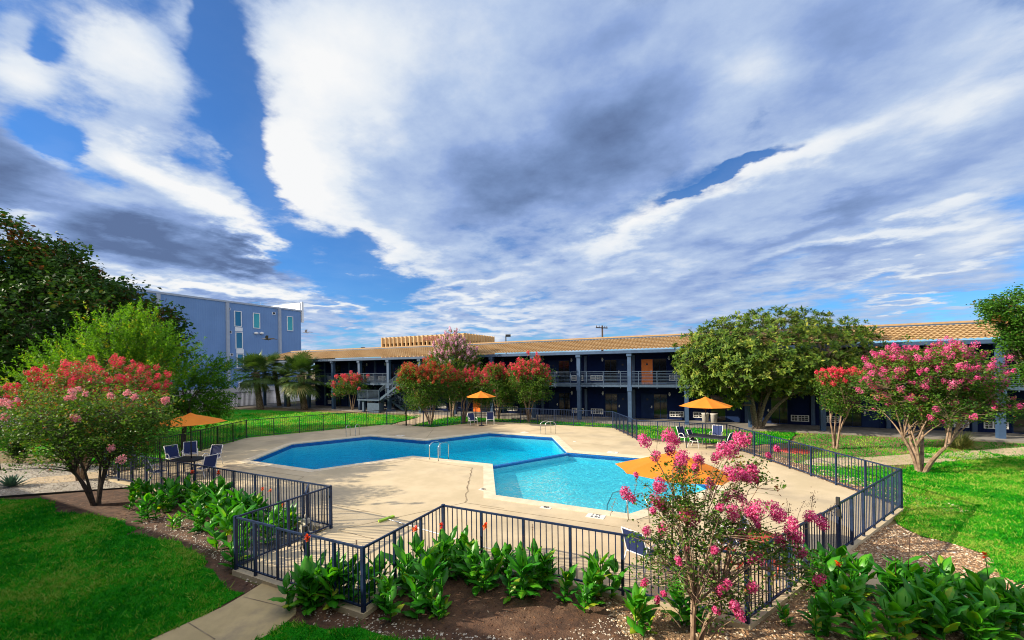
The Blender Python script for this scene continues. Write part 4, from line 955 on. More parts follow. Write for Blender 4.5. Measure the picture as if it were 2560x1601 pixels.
# foreground set
U4 = g(1585, 1340); make_umbrella('large orange patio umbrella behind the foreground crape myrtle flowers', U4 + Vector((0, 0, 0)), 2.62, 1.34, .42, lean=(.035, .055), rot=.05)
chair(g(1515, 1345), U4 + Vector((.4, 1.4, 0)), 'blue chair behind the front fence, left of the foreground crape myrtle', .1)
chair(g(1722, 1318), U4 + Vector((.2, .9, 0)), 'blue chair hidden behind the foreground crape myrtle, right of the umbrella pole')
def picnic_table(p, label):
    root = thing('picnic_table', label, 'picnic table', (p[0], p[1], 0)); P = Vector((p[0], p[1], 0))
    def disc(c, r, name, h):
        b = MB(); b.lathe([(r - .02, h - .025), (r, h - .02), (r, h + .012), (r - .02, h + .016), (r - .03, h - .01)], c, 28)
        m = int(r / .05)
        for i in range(-m + 1, m):
            y = i * .05; x = math.sqrt(max(0, (r - .02) ** 2 - y * y)); b.box(c[0] - x, c[0] + x, c[1] + y - .016, c[1] + y + .016, h - .012, h + .004)
        b.build(name, MAT['red_coat'], root)
    disc(P, .44, 'tabletop', .74)
    for k in range(4):
        a = k * math.pi / 2 + .5; d = Vector((math.cos(a), math.sin(a), 0)); c = P + d * .68; disc(c, .15, 'seat', .45)
        b = MB(); b.tube([P + d * .15 + Vector((0, 0, .70)), P + d * .25 + Vector((0, 0, .3)), P + d * .38 + Vector((0, 0, .12)), P + d * .60 + Vector((0, 0, .14)), P + d * .68 + Vector((0, 0, .42))], .024, 8); b.tube([P + d * .38 + Vector((0, 0, .12)), P + d * .5 + Vector((0, 0, .02))], .024, 8); b.build('leg', MAT['red_coat'], root)
picnic_table(Vector((.89, 10.73, 0)), 'round red mesh picnic table inside the right corner of the front fence')
# pool ladders and grab rails
def rail_loop(p, d, h=.86, reach=.75, drop=-.45):
    p, d = Vector((p[0], p[1], 0)), Vector((d[0], d[1], 0)).normalized(); up = Vector((0, 0, 1)); pts = [p]
    pts += [p + up * (h * .75)]
    for i in range(7): a = math.pi * (1 - i / 6); pts.append(p + d * (reach / 2 + reach / 2 * math.cos(a)) + up * (h * .78 + h * .22 * math.sin(a)))
    pts += [p + d * reach + up * .1, p + d * (reach - .05) + up * drop]; return pts
def ladder(label, pa, pb, d, treads=True, h=.86, reach=.75, name='pool_ladder'):
    c = (Vector(pa) + Vector(pb)) / 2; root = thing(name, label, 'pool ladder', (c.x, c.y, 0)); dd = Vector((d[0], d[1], 0)).normalized()
    for p in (pa, pb): b = MB(); b.tube(rail_loop(p, d, h, reach), .021, 8); b.build('handrail', MAT['chrome'], root)
    if treads:
        b = MB()
        for z in (-.08, -.36): b.bar(Vector((pa[0], pa[1], z)) + dd * (reach - .03), Vector((pb[0], pb[1], z)) + dd * (reach - .03), .09, .03)
        b.build('tread', MAT['chrome'], root)
ladder('pair of steel grab rails on the far edge of the deep pool', g(827, 1029), g(848.5, 1027), (.35, -1), False, .78, .55)
ladder('steel ladder at the inner corner of the middle pool', g(1014.5, 1086), g(1035, 1089), (.15, 1), True)
ladder('steel ladder on the right edge of the middle pool', g(1312, 1024.5), g(1301, 1023), (-.85, -.75), True)
def curved_rail():
    p = g(1446, 1214); root = thing('pool_handrail', 'curved steel handrail at the near edge of the wading pool', 'handrail', (p.x, p.y, 0))
    for k in (0, .55):
        q = p + Vector((k * 1.1, -.06, 0)); b = MB(); b.tube([q + Vector((.55, -.25, 0)), q + Vector((.5, -.2, .55)), q + Vector((.3, .0, .78)), q + Vector((-.05, .4, .55)), q + Vector((-.3, .7, .05)), q + Vector((-.35, .75, -.4))], .021, 8); b.build('handrail', MAT['chrome'], root)
curved_rail()
# signs set into the deck
def text_mesh(s, size, ext=.002):
    cu = bpy.data.curves.new('t', 'FONT'); cu.body = s; cu.size = size; cu.extrude = ext; cu.align_x = 'CENTER'; cu.offset = size * .012
    o = bpy.data.objects.new('t', cu); COL.objects.link(o); dg = bpy.context.evaluated_depsgraph_get(); me = bpy.data.meshes.new_from_object(o.evaluated_get(dg)); bpy.data.objects.remove(o); return me
MAT['marker'] = M('marker_tile', (.72, .70, .64), None, 8, .6)
def marker(p, rot, w, d, label, lines=(), z=.0, symbol=None):
    root = thing('depth_marker', label, 'depth marker', (p[0], p[1], z), rot, 'markers set in the pool deck')
    b = MB(); b.box(-w / 2, w / 2, -d / 2, d / 2, .0, .008); o = b.build('tile', MAT['marker'], None, (0, 0, 0)); o.parent = root
    for i, s in enumerate(lines):
        me = text_mesh(s, d * .40); me.transform(Matrix.Translation((0, d * (.08 - .42 * i), .011))); link_mesh('lettering', me, MAT['black'], root)
    if symbol:
        b = MB(); r = d * .32; b.tube([(r * math.cos(a * .393), r * .75 * math.sin(a * .393), .012) for a in range(17)], .012, 5); b.bar((-r * .7, r * .5, .012), (r * .7, -r * .5, .012), .02, .008); b.build('symbol', MAT['black'], None, (0, 0, 0)).parent = root
    return root
marker(g(1407, 1219), 0, .56, .40, 'white deck marker reading 1 FT 6 IN by the near wading pool edge', ('1 FT', '6 IN'))
marker(q7(572, 790), 0, .36, .26, 'round no diving symbol tile left of the 1 FT 6 IN marker', symbol=True)
marker(q7(30, 635), 0, .30, .26, 'small white marker tile on the left side of the wading pool', symbol=True)
def skimmer(p, label, r=.16):
    root = tag(MB().lathe([(0, .012), (r * .8, .012), (r, .004)], (p[0], p[1], 0), 18).build('skimmer_lid', MAT['marker'], None, (p[0], p[1], 0)), label, 'skimmer lid', 'skimmer lids in the deck')
def sq_lid(p, rot, label):
    b = MB(); b.box(-.28, .28, -.20, .20, 0, .010); o = b.build('skimmer_lid', MAT['marker'], None, (0, 0, 0)); o.location = (p[0], p[1], 0.0); o.rotation_euler = (0, 0, rot)
    tag(o, label, 'skimmer lid', 'skimmer lids in the deck'); r = MB(); r.lathe([(.0, .016), (.12, .016), (.14, .010)], (0, 0, 0), 16); x = r.build('lid_ring', MAT['coping'], None, (0, 0, 0)); x.parent = o
sq_lid(q7(1145, 316), 0, 'white square skimmer lid by the far wading pool edge'); sq_lid(q7(385, 143), -.5, 'white square skimmer lid at the far corner of the middle pool'); sq_lid(q6(1520, 172), 0, 'pale square skimmer lid behind the deep pool')
skimmer(q7(818, 222), 'small round drain lid on the deck right of the middle pool', .10)
# brush, pump, bins, hose, red disc
def brush():
    a, b_, c, d = g(894.5, 1230.3, .05), g(930, 1218.4, .05), g(912, 1225, .03), g(1209.8, 1311.4, .03)
    root = thing('pool_brush', 'lime green pool brush on a long white pole lying on the deck', 'pool brush', (c.x, c.y, 0))
    m = MB(); e = (b_ - a).normalized(); m.bar(a, b_, .10, .035); m.build('brush_back', M('lime_plastic', (.30, .52, .03), None, 5, .5), root)
    m = MB()
    for i in range(24): q = a.lerp(b_, (i + .5) / 24) - Vector((0, 0, .018)); m.bar(q, q - Vector((0, 0, .03)), .10, .012, (e.x, e.y, 0))
    m.build('bristles', M('lime_bristle', (.38, .50, .10), None, 30, .8), root)
    m = MB(); m.tube([c, c.lerp(d, .5), d], .014, 8); m.build('pole', MAT['white'], root)
brush()
def pump():
    p = Vector((-10.42, 8.0, -.11)); root = thing('pool_pump', 'white plastic pump box with pipes on black gravel beside the notch corner', 'pump', p)
    wm_ = M('yellowed_plastic', (.62, .58, .47), (.50, .46, .36), 5, .6)
    b = MB(); b.obox(p + Vector((-.12, .0, .16)), (.13, 0, 0), (0, .12, 0), (0, 0, .16)); b.obox(p + Vector((-.12, 0, .40)), (.09, 0, 0), (0, .09, 0), (0, 0, .075)); b.lathe([(0, .48), (.03, .48), (.03, .60), (0, .62)], p + Vector((-.12, 0, 0)), 8); b.build('housing', wm_, root)
    b = MB(); b.tube([p + Vector((-.02, 0, .30)), p + Vector((.14, -.05, .42)), p + Vector((.2, -.1, .25))], .03, 8); b.tube([p + Vector((.0, -.1, .1)), p + Vector((.2, -.1, .1))], .05, 8); b.build('pipe', MAT['black'], root)
    b = MB(); b.tube([p + Vector((.17, -.1, .1)), p + Vector((.27, -.1, .1))], .10, 14); b.build('motor', wm_, root)
    bed2 = [(-12.6, 8.28), (-12.6, 7.5), (-10.95, 6.4), (-10.25, 5.95), (-10.22, 8.28)]
    sheet('gravel_bed', bed2, GZ + .008, M('black_gravel', (.035, .033, .032), (.09, .085, .08), 22, .9, .8, 30, bdist=.03))
pump()
def trash(p, label):
    root = thing('trash_can', label, 'trash can', (p[0], p[1], -.01), 0, 'two grey trash cans by the motel wall'); mt = M('grey_plastic', (.52, .50, .46), (.44, .42, .38), 4, .6)
    b = MB(); b.lathe([(0, 0), (.22, 0), (.26, .62), (.285, .64), (.285, .70), (.25, .70), (.22, .1)], (p[0], p[1], -.01), 20); b.build('bin', mt, root)
    b = MB(); b.lathe([(.252, .0), (.255, .02), (.24, .03), (0, .05)], (p[0], p[1], .66), 20); b.build('lid', mt, root)
trash((-.50, 36.3), 'left of two grey trash cans under the right orange umbrella'); trash((.12, 36.3), 'right of two grey trash cans under the right orange umbrella')
p = g(1879, 1066, -.1); b = MB(); b.lathe([(0, .05), (.62, .05), (.68, .03), (.70, -.02)], (p.x, p.y, -.1), 32); tag(b.build('red_disc', MAT['red_coat'], None, (p.x, p.y, -.1)), 'flat round red lid lying on the grass beyond the right fence', 'lid')
hp = [g(*q, -.1) for q in ((1505, 1418), (1520, 1428), (1535, 1432), (1550, 1440), (1566, 1452), (1568, 1466), (1560, 1482), (1545, 1500), (1532, 1530))]
b = MB(); b.tube([(q.x, q.y, -.095) for q in hp], .011, 6); tag(b.build('irrigation_hose', MAT['black'], None, hp[0]), 'thin black irrigation hose lying across the pebbles in front of the fence', 'hose')
sq = [g(*q, -.083) for q in ((500, 1478), (510, 1474), (525, 1477), (545, 1479), (562, 1476), (580, 1470), (600, 1466), (612, 1468), (608, 1478), (596, 1492))]
b = MB()
for i in range(len(sq) - 1):
    e = (sq[i + 1] - sq[i]).normalized(); nn = Vector((-e.y, e.x, 0)) * (.012 + .005 * i); b.add([sq[i] - nn, sq[i + 1] - nn * 1.3, sq[i + 1] + nn * 1.3, sq[i] + nn], [(0, 1, 2, 3)])
struct(b.build('path_paint', M('blue_paint_mark', (.10, .13, .24), (.24, .24, .24), 18, .8)))

# ------------------------------------------------------------------ trees
def unit(n):
    v = RNG.normal(size=(n, 3)); return v / np.linalg.norm(v, axis=1, keepdims=True)
def leaf_quads(C, D, Nn, L, W, fold=.15):
    """C centres, D direction (unit), Nn rough normal, L,W sizes -> (N,4,3) pointed leaves"""
    S = np.cross(D, Nn); S /= np.linalg.norm(S, axis=1, keepdims=True) + 1e-9; U = np.cross(S, D)
    L = L[:, None]; W = W[:, None]
    return np.stack([C - D * L / 2, C + S * W / 2 + U * W * fold - D * L * .04, C + D * L / 2, C - S * W / 2 + U * W * fold - D * L * .04], 1)
def ellipsoid_points(ells, n, shell=.55, lump=.22, floor=None):
    vols = np.array([e[3] * e[4] * e[5] for e in ells]) ** .7; cnt = np.maximum(1, (vols / vols.sum() * n)).astype(int); out = []
    for e, k in zip(ells, cnt):
        u = unit(k); f = RNG.normal(size=(6, 3)) * 2.6; ph = RNG.uniform(0, 6.28, 6); lm = np.sin(u @ f.T + ph).mean(1) * 2
        r = (shell + (1 - shell) * RNG.random(k)) * (1 + lump * lm)
        inner = RNG.random(k) < .18; r[inner] *= RNG.uniform(.35, .9, inner.sum())
        P = np.array(e[:3]) + u * r[:, None] * np.array(e[3:6])
        if len(e) > 6: P = P[P[:, 2] > e[6]]
        out.append(P)
    return np.vstack(out)
def cluster_leaves(cl, per, rad, L, W, up=.5, drop=0.0, flat=.7, outward=None, whorl=False, spray=0.0):
    n = len(cl); C = np.repeat(cl, per, 0); N = len(C)
    if spray:
        ax = outward * .8 + np.array([0, 0, .75 - drop * 1.5]) + RNG.normal(0, .28, (n, 3)); ax /= np.linalg.norm(ax, axis=1, keepdims=True); ln = spray * RNG.uniform(.5, 1.3, n)
        AX = np.repeat(ax, per, 0); u = RNG.random(N); off = unit(N); off -= AX * (off * AX).sum(1, keepdims=True); off /= np.linalg.norm(off, axis=1, keepdims=True)
        D = AX * .75 + off * .75; D[:, 2] -= u * .25; D /= np.linalg.norm(D, axis=1, keepdims=True); l = L * RNG.uniform(.7, 1.25, N) * (1.15 - .5 * u)
        C = C + AX * (np.repeat(ln, per) * u)[:, None] + D * (l * .5)[:, None] + RNG.normal(0, .02, (N, 3))
        return leaf_quads(C, D, unit(N) + np.array([0, 0, up]), l, W * RNG.uniform(.8, 1.2, N)), C
    if whorl:
        ax = unit(n); ax[:, 2] = np.abs(ax[:, 2]) + .5
        if outward is not None: ax = ax * .5 + outward
        ax /= np.linalg.norm(ax, axis=1, keepdims=True); AX = np.repeat(ax, per, 0)
        D = unit(N); D -= AX * (D * AX).sum(1, keepdims=True) * .75; D += AX * RNG.uniform(.0, .55, (N, 1)); D /= np.linalg.norm(D, axis=1, keepdims=True)
        l = L * RNG.uniform(.7, 1.25, N); C = C + D * (l * .5)[:, None] + RNG.normal(size=(N, 3)) * rad; Nn = AX
    else:
        off = RNG.normal(size=(N, 3)) * rad * np.array([1, 1, flat]); C = C + off; D = unit(N); D[:, 2] = D[:, 2] * .6 - drop; D /= np.linalg.norm(D, axis=1, keepdims=True)
        l = L * RNG.uniform(.65, 1.3, N); Nn = unit(N) * (1 - up) + np.array([0, 0, up])
    w = W * RNG.uniform(.75, 1.2, N) * l / L
    return leaf_quads(C, D, Nn, l, w), C
def tubes_soup(segs, n=5):
    """list of (points, radii) -> quads"""
    Q = []
    for pts, rs in segs:
        mb = MB(); mb.tube(pts, rs, n, cap=False)
        V = np.array([tuple(v) for v in mb.v]); F = np.array(mb.f); Q.append(V[F])
    return np.concatenate(Q)
def bend(a, b, k=5, sag=.0, wob=.06, r=random):
    a, b = Vector(a), Vector(b); d = (b - a); L = d.length; out = []
    m1 = a + Vector((d.x * .25, d.y * .25, d.z * .55)) + Vector((r.uniform(-1, 1), r.uniform(-1, 1), r.uniform(-.4, .4))) * L * wob
    for i in range(k + 1):
        t_ = i / k; out.append(a * (1 - t_) ** 2 + m1 * 2 * t_ * (1 - t_) + b * t_ ** 2)
    return out
def tree(name, label, base, ells, leaf, cat='tree', group=None, stems=3, stem_h=1.6, spread=.5, r0=.10, bark='bark', nclump=200, per=26, rad=.22, L=.10, W=.045, lmat=None,
         whorl=False, limbs=26, blossom=None, shell=.55, lump=.22, up=.45, drop=0., spray=0., twig=True, hue=None, seed=1, fork=None):
    global RNG
    RNG = np.random.default_rng(seed); rr = random.Random(seed); base = Vector(base)
    root = thing(name, label, cat, base, 0, group)
    cl = ellipsoid_points(ells, nclump, shell, lump); cen = np.average(np.array([e[:3] for e in ells]), axis=0, weights=[e[3] * e[5] for e in ells])
    out = cl - cen; out /= np.linalg.norm(out, axis=1, keepdims=True) + 1e-9
    segs = []; nodes = []
    tops = []
    for s in range(stems):
        a = 6.283 * s / max(1, stems) + rr.uniform(-.4, .4); k = spread * rr.uniform(.6, 1.2) if stems > 1 else .0
        b0 = base + Vector((math.cos(a), math.sin(a), 0)) * (r0 * 1.1 if stems > 1 else 0) - Vector((0, 0, .1)); t_ = base + Vector((math.cos(a) * k, math.sin(a) * k, stem_h * rr.uniform(.8, 1.2)))
        t_ += Vector((cen[0] - base.x, cen[1] - base.y, 0)) * .35
        p = bend(b0, t_, 6, wob=.05, r=rr); rs = [r0 * (1.35 if i == 0 else 1.0) * (1 - .35 * i / 6) for i in range(7)]; segs.append((p, rs)); tops.append((t_, rs[-1])); nodes += [(q, r0 * .5) for q in p[4:]]
    order = list(range(len(cl))); rr.shuffle(order)
    for i, ci in enumerate(order[:limbs]):
        c = Vector(cl[ci]); t_, r_ = min(tops, key=lambda q: (q[0] - c).length * rr.uniform(.7, 1.3)); e = t_.lerp(c, .92); p = bend(t_, e, 6, wob=.07, r=rr)
        segs.append((p, [max(.006, r_ * .72 * (1 - .88 * j / 6)) for j in range(7)])); nodes += [(q, r_ * .5 * (1 - j / 7)) for j, q in enumerate(p)]
    if twig:
        NP = np.array([tuple(q[0]) for q in nodes])
        for ci in order[limbs:]:
            c = cl[ci]; d = ((NP - c) ** 2).sum(1) + np.where(NP[:, 2] > c[2] + .1, 4, 0); j = int(d.argmin()); q = nodes[j][0]
            segs.append((bend(q, c, 3, wob=.10, r=rr), [max(.005, nodes[j][1] * .35), max(.004, nodes[j][1] * .25), .004, .003]))
    soup('trunk', tubes_soup(segs, 6), MAT[bark], root, smooth=True)
    LQ, C = cluster_leaves(cl, per, rad, L, W, up, drop, whorl=whorl, outward=out, spray=spray)
    h = RNG.normal(.47, .17, len(C)) + np.repeat(RNG.normal(0, .17, len(cl)), per)
    if name == 'crape_myrtle':
        zz = np.array([e[2] for e in ells]).mean(); h += np.clip((C[:, 2] - zz) / max(e[5] for e in ells), 0, 1) * RNG.random(len(C)) * .42
    if hue is not None: h = hue(C, h)
    soup('crown', LQ, lmat, root, rnd=np.clip(h, 0, 1))
    if blossom: blossoms(root, cl, out, cen, **blossom)
    return root
def flower_head(c, ax, n, rx, rl, s):
    """panicle of crinkled petals"""
    u = RNG.normal(size=(n, 3)); u /= np.linalg.norm(u, axis=1, keepdims=True); r = RNG.random(n) ** .45
    P = u * (r * rx)[:, None] + ax * ((u @ ax) * r * (rl - rx))[:, None] + c
    D = unit(n); return leaf_quads(P, D, u + .2 * unit(n), s * RNG.uniform(.7, 1.4, n), s * RNG.uniform(.7, 1.3, n), .35)
def blossoms(root, cl, out, cen, n=60, mat=None, petals=60, rx=.10, rl=.16, s=.035, top=.25, sel=None, name='blossoms', push=.08, pts=None):
    if pts is None:
        score = out[:, 2] + RNG.normal(0, top, len(cl))
        if sel is not None: score = score + sel(cl)
        idx = np.argsort(-score)[:n]; pts = cl[idx]; ax = out[idx] * .6 + np.array([0, 0, .8])
        pts = pts + ax * push + RNG.normal(0, .05, pts.shape)
    else: ax = unit(len(pts)) * .4 + np.array([0, 0, .8])
    ax /= np.linalg.norm(ax, axis=1, keepdims=True); Q = []; R_ = []
    for c, a in zip(pts, ax):
        k = RNG.uniform(.55, 1.3); m = int(petals * k); Q.append(flower_head(c, a, m, rx * k, rl * k, s)); R_.append(np.clip(RNG.normal(.5, .2, m) + RNG.normal(0, .12), 0, 1))
    soup(name, np.concatenate(Q), MAT[mat], root, rnd=np.concatenate(R_))
def fm(name, a, b, c): MAT[name] = leafmat(name, [(0, a), (.5, b), (1, c)], .3, .7, .2, (1.15, .9, .95))
fm('flower_red', (.42, .012, .04), (.62, .030, .085), (.74, .085, .15)); fm('flower_pink', (.60, .035, .18), (.74, .10, .30), (.84, .28, .46)); fm('flower_pale', (.62, .25, .40), (.74, .42, .54), (.84, .62, .70))
fm('flower_rose', (.56, .022, .055), (.76, .060, .105), (.82, .16, .20)); fm('flower_coral', (.36, .035, .02), (.50, .075, .040), (.58, .14, .07)); fm('flower_salmon', (.66, .20, .22), (.76, .33, .36), (.82, .46, .48))
MAT['leaf_crape'] = leafmat('crape_leaves', [(0, (.018, .062, .009)), (.45, (.062, .155, .016)), (.8, (.125, .235, .026)), (.93, (.21, .25, .04)), (1, (.30, .12, .04))], .36, .5, .2)
MAT['leaf_magnolia'] = leafmat('glossy_leaves', [(0, (.022, .060, .008)), (.4, (.070, .140, .014)), (.78, (.175, .240, .026)), (1, (.34, .35, .06))], .30, .55, .2)
MAT['leaf_light'] = leafmat('willow_leaves', [(0, (.034, .125, .008)), (.5, (.105, .27, .012)), (.86, (.20, .38, .016)), (1, (.42, .33, .02))], .45, .6, .15)
MAT['leaf_dark'] = leafmat('dark_leaves', [(0, (.010, .032, .007)), (.5, (.026, .078, .012)), (.85, (.055, .125, .016)), (1, (.13, .050, .015))], .25, .6, .15)
MAT['leaf_right'] = leafmat('fig_leaves', [(0, (.016, .060, .006)), (.5, (.048, .150, .012)), (.9, (.10, .23, .02)), (1, (.20, .10, .03))], .34, .5, .2)
def E(x, y, rx, ry, Z, dk=1.0, zmin=None):
    c = pw(x, y, Z); k = Z / FPX; e = [c.x, c.y, c.z, rx * k, rx * k * dk, ry * k]
    return e + ([zmin] if zmin is not None else [])
def bpx(x, y): p = g(x, y, -.11); return Vector((p.x, p.y, -.12))
# round glossy tree before the right rooms
b_ = bpx(1789, 1015); Z = depth(b_)
tree('broadleaf_tree', 'big round glossy leaved tree with several grey trunks before the motel on the right', b_,
     [E(1818, 834, 212, 108, Z, .9), E(1705, 860, 105, 74, Z - .5, 1.0), E(1945, 852, 96, 80, Z + .5), E(1650, 900, 48, 42, Z - .6), E(1850, 878, 100, 40, Z - 1.2), E(1735, 930, 22, 38, Z - 1.2), E(1950, 885, 60, 36, Z - .5)], None, stems=5, stem_h=2.3, spread=1.5, r0=.15, bark='bark',
     nclump=4600, per=17, rad=.05, L=.27, W=.10, lmat=MAT['leaf_magnolia'], whorl=True, limbs=44, shell=.66, lump=.045, seed=21)
# dark trees at the far left
tree('shade_tree', 'very large dark green tree rising at the left edge behind the lawn', bpx(60, 1046),
     [E(90, 780, 300, 165, 28, .6), E(20, 610, 150, 88, 28, .7), E(130, 650, 100, 75, 27.5, .7), E(225, 730, 115, 85, 28, .6), E(340, 790, 85, 80, 27.5, .7), E(395, 805, 42, 70, 28), E(-60, 760, 150, 180, 28, .7)], None, stems=1, stem_h=4.5, r0=.4, bark='bark_dark', nclump=2500, per=28, rad=.34, L=.29, W=.165,
     lmat=MAT['leaf_dark'], limbs=50, shell=.72, lump=.26, seed=5, hue=lambda C, h: h + np.where(np.sin(C[:, 0] * .8 + C[:, 2] * 1.1) > .8, .28, 0) * (C[:, 2] > 8))
b_ = bpx(195, 1094); Z = depth(b_)
tree('feathery_tree', 'bright yellow green feathery tree behind the red crape myrtle', b_,
     [E(280, 845, 140, 85, Z, .8), E(195, 880, 100, 72, Z, .8), E(365, 875, 90, 80, Z, .8), E(305, 790, 66, 46, Z), E(140, 915, 75, 65, Z)], None, stems=3, stem_h=2.5, spread=.9, r0=.13, bark='bark_dark',
     nclump=1250, per=34, rad=.22, L=.17, W=.045, lmat=MAT['leaf_light'], limbs=36, shell=.35, lump=.34, drop=-.1, spray=.95, seed=31, up=.3, hue=lambda C, h: h + np.where((np.sin(C[:, 0] * 2.1 + 1) * np.sin(C[:, 2] * 1.7) > .55) & (C[:, 2] < 4.9), .35, 0))
b_ = bpx(432, 1060); Z = depth(b_)
tree('feathery_tree', 'darker drooping feathery tree leaning over the lawn left of the palms', b_,
     [E(440, 920, 78, 62, Z, .9), E(500, 890, 42, 52, Z), E(400, 960, 80, 36, Z), E(490, 955, 46, 34, Z)], None, stems=2, stem_h=2.2, spread=.7, r0=.12, bark='bark_dark',
     nclump=700, per=30, rad=.26, L=.23, W=.045, lmat=MAT['leaf_light'], limbs=26, shell=.35, lump=.34, drop=.55, spray=.9, seed=32, up=.3, hue=lambda C, h: h - .28)
b_ = bpx(2440, 1080)
tree('shade_tree', 'dark green tree leaning in at the right edge over the tan roof', b_, [E(2402, 735, 84, 44, 19, .8), E(2440, 790, 66, 46, 19, .8), E(2450, 880, 40, 50, 19, .8)], None, stems=1, stem_h=3.2, r0=.2, bark='bark', nclump=620, per=28, rad=.15, L=.13, W=.065, lmat=MAT['leaf_right'], limbs=24, shell=.55, lump=.3, seed=41)
# crape myrtles
CG = 'crape myrtles around the pool'
b_ = bpx(190, 1136); Z = depth(b_)
tree('crape_myrtle', 'left crape myrtle whose top is covered in red flowers', b_, [E(218, 905, 170, 50, Z, .75), E(120, 935, 85, 45, Z), E(318, 930, 82, 45, Z)], None, group=CG, stems=5, stem_h=1.5, spread=.6, r0=.06, bark='bark_crape', nclump=800, per=20, rad=.15, L=.10, W=.05, lmat=MAT['leaf_crape'], limbs=40, seed=51, shell=.5,
     blossom=dict(n=330, mat='flower_rose', petals=110, rx=.12, rl=.18, s=.042, top=.75))
b_ = bpx(228, 1194); Z = depth(b_)
t1 = tree('crape_myrtle', 'shaded left crape myrtle with a few pink flower heads and many bare stems', b_, [E(215, 985, 185, 80, Z, .8), E(120, 1000, 95, 75, Z), E(335, 990, 78, 75, Z), E(175, 1065, 95, 45, Z), E(310, 1060, 55, 55, Z)], None, group=CG, stems=7, stem_h=1.25, spread=.55, r0=.055, bark='bark_dark', nclump=900, per=26, rad=.16, L=.095, W=.052, lmat=MAT['leaf_crape'], limbs=46, seed=52, shell=.35, lump=.25)
pk = [(170, 925), (186, 918), (202, 930), (158, 940), (172, 938), (300, 928), (318, 938), (22, 955), (8, 950), (175, 985), (182, 990), (390, 945), (262, 1058), (12, 985), (262, 935), (40, 945), (287, 1085)]
RNG = np.random.default_rng(3); blossoms(t1, None, None, None, pts=np.array([tuple(pw(x, y, Z - 1.15 - .3 * random.random())) for x, y in pk]), mat='flower_salmon', petals=95, rx=.105, rl=.13, s=.045)
b_ = bpx(832, 971); Z = depth(b_)
tree('crape_myrtle', 'small red crape myrtle beside the outside stair', b_, [E(828, 905, 42, 26, Z), E(850, 915, 32, 20, Z), E(800, 925, 25, 16, Z)], None, group=CG, stems=4, stem_h=1.9, spread=.5, r0=.045, bark='bark_crape', nclump=340, per=18, rad=.17, L=.14, W=.07, lmat=MAT['leaf_crape'], limbs=24, seed=53,
     blossom=dict(n=80, mat='flower_rose', petals=70, rx=.16, rl=.24, s=.075, top=.45))
b_ = bpx(1017, 1004); Z = depth(b_)
tree('crape_myrtle', 'wide crape myrtle with faded red flowers right of the stair', b_, [E(1000, 900, 62, 52, Z, .8), E(965, 895, 38, 40, Z), E(1040, 905, 45, 45, Z), E(1000, 945, 50, 30, Z)], None, group=CG, stems=7, stem_h=1.9, spread=.65, r0=.05, bark='bark_crape', nclump=1000, per=20, rad=.17, L=.14, W=.07, lmat=MAT['leaf_crape'], limbs=40, seed=54, shell=.4,
     blossom=dict(n=250, mat='flower_coral', petals=70, rx=.15, rl=.24, s=.07, top=.35))
b_ = bpx(1068, 986); Z = depth(b_)
tree('crape_myrtle', 'tallest crape myrtle with pale pink flowers standing against the tan roof', b_, [E(1068, 848, 64, 58, Z, .8), E(1040, 860, 38, 36, Z), E(1105, 860, 34, 40, Z), E(1070, 815, 36, 28, Z)], None, group=CG, stems=3, stem_h=2.6, spread=.4, r0=.09, bark='bark_crape', nclump=720, per=20, rad=.2, L=.15, W=.075, lmat=MAT['leaf_crape'], limbs=34, seed=55, shell=.6,
     blossom=dict(n=260, mat='flower_pale', petals=70, rx=.13, rl=.30, s=.075, top=.45))
b_ = bpx(1094, 1001); Z = depth(b_)
tree('crape_myrtle', 'middle crape myrtle with sparse red flowers behind the back umbrella', b_, [E(1110, 910, 62, 42, Z, .7), E(1075, 920, 36, 40, Z), E(1140, 930, 40, 36, Z)], None, group=CG, stems=5, stem_h=1.9, spread=.5, r0=.05, bark='bark_crape', nclump=760, per=20, rad=.17, L=.14, W=.07, lmat=MAT['leaf_crape'], limbs=30, seed=56, shell=.4,
     blossom=dict(n=130, mat='flower_red', petals=60, rx=.12, rl=.22, s=.065, top=.3))
b_ = bpx(1177, 991); Z = depth(b_)
tree('crape_myrtle', 'dark crape myrtle between the back umbrella and the fuller right red one', b_, [E(1180, 905, 42, 44, Z, .8), E(1195, 930, 30, 36, Z), E(1165, 880, 30, 24, Z)], None, group=CG, stems=5, stem_h=1.9, spread=.5, r0=.05, bark='bark_crape', nclump=640, per=20, rad=.17, L=.14, W=.07, lmat=MAT['leaf_crape'], limbs=26, seed=57, shell=.4,
     blossom=dict(n=115, mat='flower_red', petals=60, rx=.12, rl=.22, s=.065, top=.3))
b_ = bpx(1248, 998); Z = depth(b_)
tree('crape_myrtle', 'rounded crape myrtle thick with bright red flowers before the balcony', b_, [E(1255, 895, 52, 48, Z, .8), E(1225, 890, 28, 36, Z), E(1285, 905, 26, 40, Z), E(1250, 930, 40, 30, Z)], None, group=CG, stems=7, stem_h=1.8, spread=.55, r0=.045, bark='bark_crape', nclump=860, per=20, rad=.16, L=.13, W=.065, lmat=MAT['leaf_crape'], limbs=34, seed=58, shell=.45,
     blossom=dict(n=200, mat='flower_rose', petals=70, rx=.13, rl=.22, s=.065, top=.3))
b_ = bpx(1973, 1060); Z = depth(b_)
tree('crape_myrtle', 'slim red crape myrtle left of the large pink one', b_, [E(1985, 905, 52, 34, Z), E(2030, 900, 34, 24, Z), E(1975, 955, 30, 28, Z), E(1965, 890, 30, 16, Z)], None, group=CG, stems=4, stem_h=1.6, spread=.35, r0=.06, bark='bark_crape', nclump=560, per=20, rad=.12, L=.105, W=.055, lmat=MAT['leaf_crape'], limbs=30, seed=59, shell=.5,
     blossom=dict(n=140, mat='flower_rose', petals=90, rx=.12, rl=.18, s=.052, top=.35))
